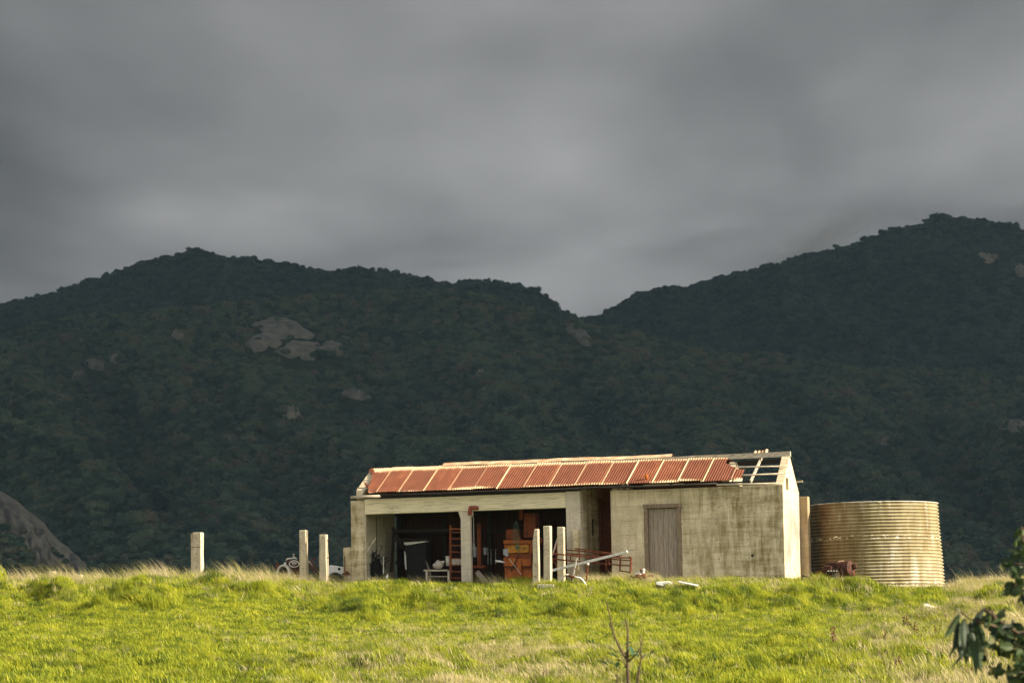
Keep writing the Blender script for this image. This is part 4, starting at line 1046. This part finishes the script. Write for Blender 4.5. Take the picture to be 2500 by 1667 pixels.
def left_engine():
    E = lambda x_, y_: (660+x_/10.69, 1330+y_/10.69)
    o, q = lthing('engine_wreck', 705, 1410, .9, 'rusty engine with round cream flywheel cover half sunk in grass', 'engine')
    G = lambda x_, y_, dv=0: q(*E(x_, y_), dv)
    MB().beam(G(450, 620), G(900, 640), .35, .55).build('block', M['old_iron'], o, bevel=.03)
    MB().lathe(G(340, 720, -.2), (-.3,-1,0), [(-.12,.24),(.0,.25),(.03,.24),(.03,.20),(-.05,.18),(-.05,0)], 24).build('bell_housing', M['chalk'], o)
    MB().lathe(G(340, 720, -.22), (-.3,-1,0), [(.0,.0),(0,.17),(-.01,.17)], 24).build('clutch_disc', M['litter'], o)
    c = G(620, 490, -.3)
    MB().tube([c+Vector((.155*math.cos(a), -.02*math.sin(a), .095*math.sin(a))) for a in [2*math.pi*i/24 for i in range(24)]], .016, 6, closed=True).build('ring', M['chalk'], o)
    MB().tube([c+Vector((.02+.085*math.cos(a), -.03, .05+.05*math.sin(a))) for a in [2*math.pi*i/18 for i in range(18)]], .013, 6, closed=True).build('inner_ring', M['galv'], o)
    MB().lathe(c+Vector((0,-.02,.02)), (0,-1,.3), [(-.03,.07),(0,.05),(.02,.03),(.03,0)], 10).build('hub', M['sack'], o)
    MB().tube([G(430, 430), G(430, 370), G(460, 355), G(560, 350), G(640, 330), G(690, 370)], .026, 7).build('manifold', M['chalk'], o, smooth=True)
    MB().tube([G(610, 340), G(608, 240)], [.03, .012], 6).build('valve_stem', M['sack'], o)
    MB().tube([G(575, 235), G(640, 232)], .012, 6).build('valve_handle', M['sack'], o)
    MB().box(-.05,.05,-.03,.03,-.18,.0).build('bracket', M['rust'], o).location = G(185, 480)
    MB().tube([G(1000, 430), G(1050, 460), G(1110, 530)], .022, 6).build('pipe', M['chalk'], o)
    MB().lathe(G(390, 490), (0,-1,0), [(0,0),(0,.05),(.02,.04),(.03,0)], 8).build('white_cap', M['white'], o)
    o, q = lthing('harrow', 775, 1412, .7, 'bundle of rusty harrow tines lying between two concrete posts', 'harrow')
    G = lambda x_, y_, dv=0: q(*E(x_, y_), dv)
    for k, (x0, y0, x1, y1) in enumerate(((1050,420,1260,720),(1080,440,1290,770),(1010,470,1160,740),(1030,560,1210,820),(1060,400,1180,600))): MB().tube([G(x0, y0, k*.03), G(x1, y1, k*.02)], .02, 5).build('tine', M['rust'], o)
    MB().tube([G(1060, 420), G(1110, 370), G(1160, 330)], .012, 5).build('prong', M['rust'], o); MB().tube([G(1110, 400), G(1140, 345)], .012, 5).build('prong', M['rust'], o)
    # white fender
    o, q = lthing('car_fender', 820, 1412, .8, 'white car front fender with round headlight hole, in the grass by the shed', 'fender')
    G = lambda x_, y_: q(*E(x_, y_))
    out = [(1520,800),(1490,770),(1490,600),(1520,545),(1560,522),(1700,538),(1830,562),(1960,590),(2010,640),(2010,800)]
    arch = [(1890+0*0,780)]+[(1700+185*math.cos(a), 870-155*math.sin(a)) for a in [R(x) for x in (25,40,55,70,85,100,115,130,150)]]
    poly = [(G(x_, y_).x, G(x_, y_).z) for x_, y_ in out[::-1]]
    arc = [(G(x_, y_).x, G(x_, y_).z) for x_, y_ in arch[::-1]]
    b = MB(); ring = poly[::-1]+[( G(2010,800).x, G(2010,800).z)][:0]
    full = [(G(x_, y_).x, G(x_, y_).z) for x_, y_ in out]+[(G(x_, y_).x, G(x_, y_).z) for x_, y_ in arch[0:]]
    b.prism(full, -.02, .16, 'xz'); f = b.build('panel', M['white'], o, bevel=.012)
    MB().lathe(G(1805, 622)+Vector((0,-.028,0)), (0,-1,0), [(-.04,.0),(-.005,.04),(0,.052),(.008,.052),(.008,.044),(.001,.04)], 18).build('headlight_ring', M['galv'], o)
    MB().lathe(G(1805, 622)+Vector((0,-.024,0)), (0,-1,0), [(0,0),(.001,.044)], 18).build('headlight_hole', M['litter'], o)
    MB().lathe(G(1700, 900)+Vector((0,.12,0)), (0,-1,0), [(-.06,.05),(-.06,.17),(.04,.18),(.05,.13),(.03,.08),(.03,0)], 20).build('tyre', M['black'], o)
    o, q = lthing('rusty_scrap', 848, 1412, .0, 'small heap of rusty scrap at the foot of the left pier', 'scrap')
    G = lambda x_, y_: q(*E(x_, y_))
    for x0, y0, x1, y1 in ((1990,690,2040,780),(2020,700,1960,760),(1880,770,1990,720),(2030,690,2080,770)): MB().beam(G(x0, y0)-Vector((0,.06,0)), G(x1, y1)-Vector((0,.06,0)), .05, .03).build('scrap_piece', M['rust'], o)
    o, q = lthing('iron_bar', 842, 1405, -.02, 'rusty flat bar upright against the stub beside the left pier', 'bar')
    MB().tube([q(*E(1940, 290)), q(*E(1942, 690))], .014, 6).build('bar', M['rust'], o)
left_engine()

# ------------------------------------------------------------------ things inside the open bays
def machine():
    V = .95
    o, q = lthing('farm_machine', 1275, 1408, V, 'orange farm machine parked in the right bay of the shed', 'machine')
    G = lambda x_, y_, dv=0: q(*m7(x_, y_), dv)
    def plate(pts, name, mat, d0=-.02, d1=.5):
        P = [G(x_, y_) for x_, y_ in pts]; b = MB(); b.prism([(p.x, p.z) for p in P], d0, d1, 'xz'); return b.build(name, mat, o, bevel=.012)
    plate([(865,690),(1410,690),(1410,760),(870,760)], 'top_rail', M['orange'], -.08, .5)
    plate([(870,760),(1400,760),(1400,960),(1000,990),(880,930)], 'chute', M['orange'], 0, .5)
    plate([(870,900),(1180,950),(1395,930),(1400,1200),(875,1200)], 'body', M['orange_dark'], -.05, .5)
    plate([(870,1020),(1400,1060),(1400,1190),(875,1195)], 'skirt', M['orange'], -.09, -.06)
    plate([(875,1210),(1400,1210),(1400,1480),(890,1480)], 'bin', M['orange'], -.02, .5)
    plate([(1140,1070),(1220,1070),(1225,1470),(1140,1470)], 'strut', M['orange'], -.14, -.1)
    plate([(1225,170),(1440,170),(1455,640),(1205,640)], 'hopper', M['orange_dark'], .15, .55)
    plate([(880,480),(1100,470),(1180,690),(880,680)], 'hood', M['orange_dark'], .1, .5)
    plate([(1110,95),(1180,95),(1190,300),(1115,300)], 'spout', M['orange_dark'], .2, .35)
    MB().lathe(G(1535, 700), (.3,-1,0), [(-.2,.06),(-.2,.10),(.0,.11),(.02,.04),(.03,0)], 14).build('pulley', M['orange_dark'], o)
    plate([(870,860),(960,850),(970,1000),(930,1010),(900,980),(872,975)], 'torn_sticker', M['grey'], -.12, -.10)
    plate([(950,800),(1350,770),(1360,920),(1200,940),(1120,930),(960,950)], 'yellow_panel', simple('yellow_paint', (.25,.10,.02), (.58,.26,.03), 8, c3=(.3,.28,.24)), -.10, -.085)
    MB().tube([G(880, 1215, -.1), G(1400, 1215, -.1)], .018, 6).build('shaft', M['rust'], o)
    MB().tube([G(960, 1040, -.15), G(1200, 1350, -.15)], .008, 5).build('cable', M['galv'], o)
    MB().tube([G(1000, 1280, -.12), G(1150, 960, -.12)], .016, 6).build('lever', M['black'], o)
    o, q = lthing('twine_hank', 1262, 1340, V-.2, 'hank of green baling twine hanging on the orange machine', 'twine')
    G = lambda x_, y_, dv=0: q(*m7(x_, y_), dv)
    rnd = random.Random(4)
    for k in range(7):
        f = (k-3)/3.
        MB().tube([G(1100, 320), G(1100+f*45, 420+rnd.uniform(-30, 30), -.02*k), G(1100+f*62, 600, -.02), G(1105+f*55, 760), G(1125+f*20, 815)], .0042, 4).build('strand', M['twine'], o)
    MB().lathe(G(1125, 830), (1,-.2,.1), [(-.08,.01),(-.05,.035),(.03,.04),(.08,.012),(.085,0)], 8).build('knot', M['twine'], o)
    MB().tube([G(1165, 830), G(1250, 850), G(1370, 835)], .006, 4).build('strand', M['twine'], o)
    MB().tube([G(1130, 850), G(1145, 945), G(1165, 930), G(1140, 870)], .007, 4).build('strand', M['twine'], o)
    o, q = lthing('pipe_end', 1225, 1370, .8, 'white tube handle sticking out left of the orange machine', 'handle')
    MB().tube([q(*m7(705, 1090)), q(*m7(800, 1098)), q(*m7(880, 1118))], [.035, .032, .015], 8).build('tube', M['white'], o, smooth=True)
machine()
def bay_things():
    G0 = m7
    o, q = lthing('fallen_board', 1180, 1410, .5, 'grey board lying aslant on the floor right of the pillar', 'board')
    MB().beam(q(*m7(345, 1290)), q(*m7(530, 1500)), .14, .03, roll=1.4).build('board', M['grey_timber'], o)
    o, q = lthing('steel_stand', 1170, 1395, 1.2, 'rust red steel stand in the dark right of the pillar', 'stand')
    MB().beam(q(*m7(390, 380)), q(*m7(395, 1180)), .11, .08).build('column', M['orange_dark'], o); MB().beam(q(*m7(270, 1200)), q(*m7(510, 1200)), .3, .08).build('base', M['orange_dark'], o)
    o, q = lthing('hanging_wire', 1156, 1300, .3, 'pale looped wire hanging beside the pillar', 'wire')
    MB().tube([q(*m7(x_, y_)) for x_, y_ in ((282,250),(288,600),(292,760),(312,830),(285,880),(275,840),(290,740))], .009, 5).build('wire', M['galv'], o)
    for x_, y_, w_, h_, lab in ((305,920,.07,.28,'pale grey box in the dark just right of the pillar'),(497,900,.055,.20,'small grey carton in the dark of the right bay')):
        o, q = lthing('carton', *m7(x_, y_), 1.5, lab, 'box'); MB().box(-w_/1.6, w_/1.6, 0, .2, -h_/2, h_/2).box(-w_/1.6-.006, w_/1.6+.006, -.006, .206, h_/2-.04, h_/2+.004).build('carton', M['grey'], o)
    o, q = lthing('shelf_bracket', *m7(700, 960), 1.8, 'dim shelving frame at the back of the right bay', 'shelving')
    for x_ in (560, 620, 705): MB().beam(q(*m7(x_, 860)), q(*m7(x_, 1150)), .02, .02).build('upright', M['grey'], o)
    for y_ in (900, 1000, 1110): MB().beam(q(*m7(540, y_)), q(*m7(730, y_)), .15, .012).build('shelf', M['dark_timber'], o)
    # rack beside the pillar
    o, q = lthing('ladder_rack', 1110, 1410, .7, 'rusty orange ladder shaped rack behind the left of the pillar', 'rack')
    L = lambda x_, y_, dv=0: q(*l7(x_, y_), dv)
    MB().beam(L(1725, 400), L(1725, 1440), .055, .05).build('stile', M['orange_dark'], o); MB().beam(L(2010, 400, .02), L(2010, 1440, .02), .05, .05).build('stile', M['orange_dark'], o)
    for y_ in (475, 540, 660, 790, 915, 1040, 1165, 1290, 1410): MB().beam(L(1705, y_, -.03), L(2010, y_+2, -.03), .05, .035).build('rung', M['orange'] if y_ == 475 else M['orange_dark'], o)
    o, q = lthing('white_crate', *l7(1830, 1110), .85, 'white plastic crate standing in the ladder rack', 'crate')
    b = MB(); b.box(-.20, .20, .1, .12, -.10, .10)
    b.build('back', M['chalk'], o)
    for x_ in (-.17, -.07, .03, .13): MB().box(x_, x_+.055, 0, .02, -.10, .10).build('slat', M['chalk'], o)
    o, q = lthing('white_drum', *l7(1675, 1090), 1.0, 'white plastic drum beside the ladder rack', 'drum')
    MB().lathe((0,0,0), (0,0,1), [(-.14,0),(-.14,.06),(.12,.07),(.13,.075),(.15,.075),(.15,.0)], 14).build('drum', M['chalk'], o, smooth=False)
    # low bench
    o, q = lthing('low_bench', 1075, 1410, .75, 'low timber bench in the left bay', 'bench')
    L = lambda x_, y_, dv=0: q(*l7(x_, y_), dv)
    MB().beam(L(1255, 1272), L(1720, 1272), .45, .045).build('bench_top', M['timber'], o); MB().beam(L(1290, 1385), L(1700, 1385), .06, .03).build('rail', M['timber'], o)
    for x_ in (1272, 1690): MB().beam(L(x_, 1285, -.18), L(x_, 1480, -.18), .06, .06).build('leg', M['timber'], o); MB().beam(L(x_, 1285, .18), L(x_, 1480, .18), .06, .06).build('leg', M['timber'], o)
    o, q = lthing('sack', *l7(1500, 1225), .8, 'faded striped sack lumped on the low bench', 'sack')
    b = MB(); b.lathe((0, 0, .10), (1, 0, .25), [(-.17,0),(-.16,.06),(-.09,.11),(0,.13),(.08,.115),(.15,.07),(.165,0)], 14)
    b.v = [tuple(Vector(v_)*(1+.25*noise.noise(Vector(v_)*9))) for v_ in b.v]; b.build('bag', M['sack'], o, smooth=True)
    MB().tube([(.12,-.02,.16),(.19,-.03,.20)], [.05, .02], 7).build('neck', M['chalk'], o)
    # trestle of dark timber
    o, q = lthing('timber_trestle', 970, 1410, 1.6, 'dark timber trestle frame at the back of the left bay', 'trestle')
    L = lambda x_, y_, dv=0: q(*l7(x_, y_), dv)
    MB().beam(L(615, 450), L(820, 860), .09, .09).build('leg', M['dark_timber'], o); MB().beam(L(640, 460), L(590, 1300), .07, .07).build('leg', M['dark_timber'], o)
    MB().beam(L(620, 520), L(1760, 495), .08, .09).build('rail', M['dark_timber'], o); MB().beam(L(620, 690), L(1300, 690), .07, .08).build('rail', M['dark_timber'], o)
    o, q = lthing('dark_boarding', 1010, 1405, 1.3, 'tall black cabinet with pale strips for daylight gaps in the left bay', 'boarding')
    L = lambda x_, y_, dv=0: q(*l7(x_, y_), dv)
    P = [L(x_, y_) for x_, y_ in ((850,790),(1250,725),(1250,1440),(890,1440))]; MB().prism([(p.x, p.z) for p in P], 0, .5, 'xz').build('body', M['litter'], o)
    P = [L(x_, y_) for x_, y_ in ((835,735),(1250,708),(1250,722),(1120,748),(900,785),(850,780))]; MB().prism([(p.x, p.z) for p in P], -.03, .3, 'xz').build('top_gap_light', M['galv'], o)  # pale metal strips put in for daylight through gaps around a dark board
    P = [L(x_, y_) for x_, y_ in ((842,900),(870,960),(885,1240),(868,1255),(850,1150))]; MB().prism([(p.x, p.z) for p in P], -.02, .05, 'xz').build('side_gap_light', M['galv'], o)
    # coil of netting
    o, q = lthing('wire_netting', 918, 1408, .55, 'dark tangled roll of wire netting against the left wall', 'wire netting')
    L = lambda x_, y_, dv=0: q(*l7(x_, y_), dv); rnd = random.Random(8)
    nb_ = MB()
    for k in range(130):
        a = L(rnd.uniform(165, 470), rnd.uniform(960, 1400), rnd.uniform(-.15, .3)); d = Vector((rnd.gauss(0,.07), rnd.gauss(0,.07), rnd.gauss(0,.09))); e_ = Vector((rnd.gauss(0,.05), rnd.gauss(0,.05), rnd.gauss(0,.06)))
        nb_.tube([a, a+d, a+d+e_], .012, 4)
    nb_.build('tangle', M['litter'], o, kind='stuff')
    b = MB(); b.lathe(L(300, 1250, .05), (0,0,1), [(-.3,.14),(-.1,.17),(.1,.15),(.22,.10),(.26,0)], 14); b.v = [tuple(Vector(v_)*(1+.3*noise.noise(Vector(v_)*8))) for v_ in b.v]; b.build('roll', M['litter'], o)
    MB().beam(L(443, 1000, -.15), L(440, 1340, -.15), .022, .022).build('stake', M['galv'], o)
    o, q = lthing('white_bottle', *l7(500, 1395), .2, 'little white bottle in the grass in front of the left bay', 'bottle')
    MB().lathe((0,0,-.05), (.3,0,1), [(0,0),(0,.035),(.09,.035),(.11,.015),(.14,.015),(.14,0)], 10).build('bottle', M['white'], o)
bay_things()

# ------------------------------------------------------------------ weeds
def weed_mesh(seed, mat, n=26, h=.3):
    rnd = random.Random(seed); b = MB()
    for s in range(3):
        x, y = rnd.gauss(0, .05), rnd.gauss(0, .05); top = Vector((x+rnd.gauss(-.03, .05), y+rnd.gauss(0, .05), h*rnd.uniform(.7, 1.1)))
        b.tube([(x, y, -.05), top*.6, top], .006, 4)
        for k in range(n//3):
            c = Vector((x, y, 0)).lerp(top, rnd.uniform(.25, 1)); d = Vector((rnd.gauss(0,1), rnd.gauss(0,1), rnd.gauss(0,.6))).normalized()*rnd.uniform(.03, .07); e_ = d.cross(Vector((0,0,1))).normalized()*.018
            b.add([c, c+d*.5+e_, c+d, c+d*.5-e_], [(0,1,2,3)])
    return b.mesh('weed', mat)
def weeds():
    spots = [(1575,725,1.1,'reddish dock weed at the upper end of the pair near the eucalypt'),(1665,810,1.0,'second reddish dock weed, just below the upper one'),(1690,860,.6,'small dock sprig at the foot of the second dock weed'),
        (1890,800,.8,'thin reddish weed standing alone left of the eucalypt leaves'),(1350,860,.8,'brown weed in the middle of the right slope'),(835,870,1.,'brown dock weed furthest left on the right slope'),
        (960,880,.6,'small brown weed right of the furthest left dock'),(590,960,.5,'tiny brown sprig low on the left of the right slope'),(1480,1200,1.1,'tall brown weed near the bottom of the picture'),
        (2125,1205,.8,'brown weed under the hanging eucalypt leaves'),(2235,1240,.7,'brown weed at the bottom right among dry grass'),(1160,890,.5,'small brown sprig between the middle weeds'),(1940,1000,.8,'dim brown weed below the lone reddish one')]
    for i, (x_, y_, s, lab) in enumerate(spots):
        p = hit(1840+x_/4.2, 1360+y_/4.2+6); o = bpy.data.objects.new('dock_weed', weed_mesh(i, M['dock'], 60, .34)); C.objects.link(o); o.location = p; o.scale = (s*1.15,)*3; tag(o, lab, 'weed', 'dock weeds on the right slope')
    p = hit(1450, 1582); o = bpy.data.objects.new('thistle', weed_mesh(50, M['sprig'], 70, .22)); C.objects.link(o); o.location = p; tag(o, 'dark green thistle growing left of the bare sapling', 'thistle')
weeds()

# ------------------------------------------------------------------ sapling in front
def leaf_shape(l, w_, bend=.15, fold=.2):
    b = MB(); n = 5; rows = []
    for i in range(n+1):
        f = i/n; ww = w_*math.sin(math.pi*min(1, f*.92+.06))**.8/2; z = -bend*l*f*f
        b.v += [(-ww, f*l, z+fold*ww), (0, f*l, z), (ww, f*l, z+fold*ww)]
    for i in range(n):
        for j in range(2): a = i*3+j; b.f.append((a, a+1, a+4, a+3))
    b.m = [0]*len(b.f); return b
def sapling():
    Y = 21.; S = lambda x_, y_, dy=0: at(1200+x_/3.92, 1380+y_/3.92, Y+dy)
    base = at(1534, 1667, Y); base.z = ground(base.x, Y); base.x += .01
    o = empty('sapling', base, 0, 'leggy bare sapling with a few leaves rising at the bottom edge', 'sapling')
    W = lambda p: p-base
    stems = [([(1310,1180),(1303,1000),(1298,900),(1262,850),(1220,770),(1165,650),(1140,520),(1118,420),(1103,345)], .011, .0025),
             ([(1298,900),(1303,800),(1302,700),(1305,620),(1292,560),(1280,500)], .008, .0025),([(1308,918),(1345,885),(1395,835),(1425,780),(1445,720),(1450,680)], .006, .002),
             ([(1395,1180),(1405,1050),(1418,950),(1432,890),(1470,860)], .008, .003),([(1432,890),(1428,800),(1422,660)], .005, .002),
             ([(1303,1000),(1270,930),(1255,880)], .005, .003),([(1205,1180),(1200,1100),(1195,1040)], .004, .002),([(1140,600),(1130,560),(1140,540)], .003, .002)]
    for k, (pts, r0, r1) in enumerate(stems):
        P = [W(S(x_, y_, .02*k)) for x_, y_ in pts]
        if pts[0][1] == 1180: P = [Vector((P[0].x*.3, 0, -.05)), Vector((P[0].x*.8, 0, P[0].z*.6))]+P
        n = len(P); MB().tube(P, [1.35*(r0+(r1-r0)*i/(n-1)) for i in range(n)], 6).build('stem', M['twig'], o, smooth=True)
    rnd = random.Random(6); lv = [leaf_shape(.075, .036).mesh('leaf', M['sprig']), leaf_shape(.06, .024, .3).mesh('leaf', M['sprig'])]
    spots = [(1265,762,-70),(1245,800,-120),(1205,848,90),(1215,880,80),(1262,872,-60),(1285,885,-90),(1352,855,20),(1365,870,-60),(1385,895,-80),(1395,880,60),(1435,852,60),(1445,868,-40),(1490,858,-85),(1510,868,-80),(1232,915,150),(1195,975,170),(1190,960,60),(1140,945,110),(1110,955,60),(1195,1060,0),(1400,985,150),(1360,1050,100)]
    for x_, y_, a in spots:
        q = bpy.data.objects.new('leaf', rnd.choice(lv)); C.objects.link(q); q.parent = o; q.location = W(S(x_, y_, rnd.uniform(-.05, .05)))
        q.rotation_euler = (R(rnd.uniform(10, 80)), R(rnd.uniform(-30, 30)), R(a+rnd.uniform(-20, 20))); s = rnd.uniform(.7, 1.15); q.scale = (s, s, s)
sapling()

# ------------------------------------------------------------------ eucalypt at the right edge (trunk just outside the frame)
def eucalypt():
    Y = 16.5; S = lambda x_, y_, dy=0: at(2200+x_/3.853, 1260+y_/3.853, Y+dy)
    base = Vector((3.25, Y+.3, ground(3.25, Y)-.05)); o = empty('eucalypt', base, 0, 'young eucalypt with drooping dark leaves reaching in at right edge', 'tree')
    W = lambda p: p-base
    top = W(at(2590, 1150, Y+.3))
    MB().tube([(0,0,0), (.03, 0, .8), (-.04, 0, 1.6), top*.85, top], [.05, .042, .034, .022, .012], 8).build('trunk', M['bark'], o, smooth=True)
    tr = lambda z: Vector((-.02, 0, z))
    rnd = random.Random(12)
    branches = [[(1400,1180),(1200,1080),(1000,1120),(880,1030),(760,1000),(640,960),(560,900),(530,870)], [(1400,1180),(1100,1100),(950,1000),(880,950),(860,900),(820,850)], [(880,950),(780,870),(730,900)],
                [(1400,1400),(1200,1330),(1080,1240),(980,1180),(850,1160),(790,1180)], [(1400,1500),(1150,1480),(1000,1460),(900,1440),(820,1410)], [(1400,780),(1250,760),(1150,690),(1090,640),(1050,650)],
                [(1400,520),(1250,480),(1100,450),(1000,460)], [(1400,350),(1250,300),(1150,240),(1130,160),(1140,100)], [(1400,1600),(1200,1560),(1100,1500)], [(1400,1000),(1250,1040),(1150,1080)]]
    for k, pts in enumerate(branches):
        P = [W(S(x_, y_, rnd.uniform(-.08, .08))) for x_, y_ in pts]
        if pts[0][0] == 1400: P = [Vector((0, 0, P[0].z-.12))]+P
        n = len(P); MB().tube(P, [max(.0035, .013*(1-i/n)) for i in range(n)], 5).build('branch', M['twig'], o, smooth=True)
    long_ = [leaf_shape(.115, .024, .35, .3).mesh('long_leaf', M['gum']), leaf_shape(.095, .026, .25, .3).mesh('long_leaf', M['gum'])]
    rnd_ = [leaf_shape(.055, .036, .2, .3).mesh('round_leaf', M['gum']), leaf_shape(.046, .030, .1, .4).mesh('round_leaf', M['gum'])]
    def leaf(x_, y_, kinds, droop, ang, s=1):
        q = bpy.data.objects.new('leaf', rnd.choice(kinds)); C.objects.link(q); q.parent = o; q.location = W(S(x_, y_, rnd.uniform(-.25, .25)))
        if droop:      # hanging: leaf axis y points down, leaning by ang degrees in the picture plane
            m = Matrix.Rotation(R(ang), 4, 'Y')@Matrix.Rotation(R(-90+rnd.uniform(-18, 18)), 4, 'X')@Matrix.Rotation(R(rnd.uniform(-70, 70)), 4, 'Y')
            q.rotation_euler = m.to_euler()
        else: q.rotation_euler = (rnd.uniform(-1.6, 1.6), rnd.uniform(-1.6, 1.6), rnd.uniform(0, 6.28))
        s *= 1.12; q.scale = (s, s, s)
    for x_, y_, a, s in ((550,910,28,1.35),(535,860,-10,.5),(540,990,12,1.),(545,1030,5,1.3),(600,960,2,1.5),(590,970,8,1.3),(650,980,-4,1.5),(660,1000,3,1.4),(690,1020,-8,1.1),(730,1040,4,1.6),(720,1120,-2,1.5),(640,1110,10,1.3),(630,1120,-20,1.5),(620,1150,6,1.2),(655,1180,-22,1.3),(720,1200,5,1.2),(575,1020,2,1.),(610,1060,5,1.3),(560,1060,8,1.),
                         (780,870,38,1.2),(800,860,-20,.8),(745,900,15,.7),(700,1060,0,1.4),(740,1180,8,1.2),(530,1080,5,1.),(645,1060,-6,1.5),(715,1270,3,.9),(1010,1390,-2,1.2),(1000,1440,-8,.8)): leaf(x_, y_, long_, True, a, s)
    for _ in range(16): leaf(rnd.uniform(540, 740), rnd.uniform(930, 1150), long_, True, rnd.uniform(-15, 25), rnd.uniform(.8, 1.4))
    for cx, cy, rx, ry, n in ((890,990,60,50,9),(830,970,50,40,7),(960,1080,120,70,30),(880,1180,90,60,18),(1100,1200,120,90,34),(990,1230,60,40,8),(850,1430,60,30,5),(900,1470,60,20,5),(1130,1330,80,60,14),(1120,1480,60,90,16),(1090,650,60,40,8),(1130,740,40,60,8),(1150,700,50,80,8),
                              (1020,460,60,30,6),(1110,450,50,40,8),(1100,530,60,30,6),(1130,330,40,50,8),(1140,180,30,60,7),(1150,120,20,30,3),(1090,290,30,20,3),(1160,430,40,120,8),(820,1310,30,20,2),(1150,1560,50,30,6)):
        for _ in range(int(n*1.0)): leaf(rnd.gauss(cx, rx*.6), rnd.gauss(cy, ry*.6), rnd_, False, 0, rnd.uniform(.7, 1.25))
eucalypt()

# ------------------------------------------------------------------ air: one box of thin haze round everything below the cloud
def haze():
    b = MB().box(-2000, 2000, -80, 4300, -90, 560); o = b.build('haze', [], kind='stuff')
    m = bpy.data.materials.new('air'); m.use_nodes = True; n = m.node_tree; n.nodes.remove(n.nodes['Principled BSDF'])
    v = n.nodes.new('ShaderNodeVolumePrincipled'); v.inputs['Color'].default_value = (.50, .78, 1, 1); v.inputs['Density'].default_value = .00004; v.inputs['Anisotropy'].default_value = .2
    n.links.new(v.outputs[0], n.nodes['Material Output'].inputs['Volume']); o.data.materials.clear(); o.data.materials.append(m)
    o['label'] = 'thin bluish haze between the hill and the mountain'
haze()

def mist():
    b = MB(); b.lathe((0,0,0), (0,0,1), [(-1,0),(-.92,.38),(-.7,.71),(-.38,.92),(0,1),(.38,.92),(.7,.71),(.92,.38),(1,0)], 20)
    o = b.build('mist', [], kind='stuff'); o.location = at(2000, 588, YC+95); o.scale = (66, 70, 19); o.rotation_euler = (0, -R(24), 0)
    m = bpy.data.materials.new('mist'); m.use_nodes = True; n = m.node_tree; n.nodes.remove(n.nodes['Principled BSDF']); k = NT(n)
    v = n.nodes.new('ShaderNodeVolumePrincipled'); v.inputs['Color'].default_value = (.75, .8, .85, 1)
    vl = n.nodes.new('ShaderNodeVectorMath'); vl.operation = 'LENGTH'; n.links.new(k.coord('Object'), vl.inputs[0])
    f = k.math('MULTIPLY', k.rng(vl.outputs['Value'], 1., .15), k.ramp(k.noise(k.coord('Object', (1,1,1)), 1.6, 4), [(.35, .1), (.65, 1)]))
    n.links.new(k.math('MULTIPLY', f, .022), v.inputs['Density']); n.links.new(v.outputs[0], n.nodes['Material Output'].inputs['Volume'])
    o.data.materials.clear(); o.data.materials.append(m); o['label'] = 'wisp of dark mist drifting off the right ridge'
mist()
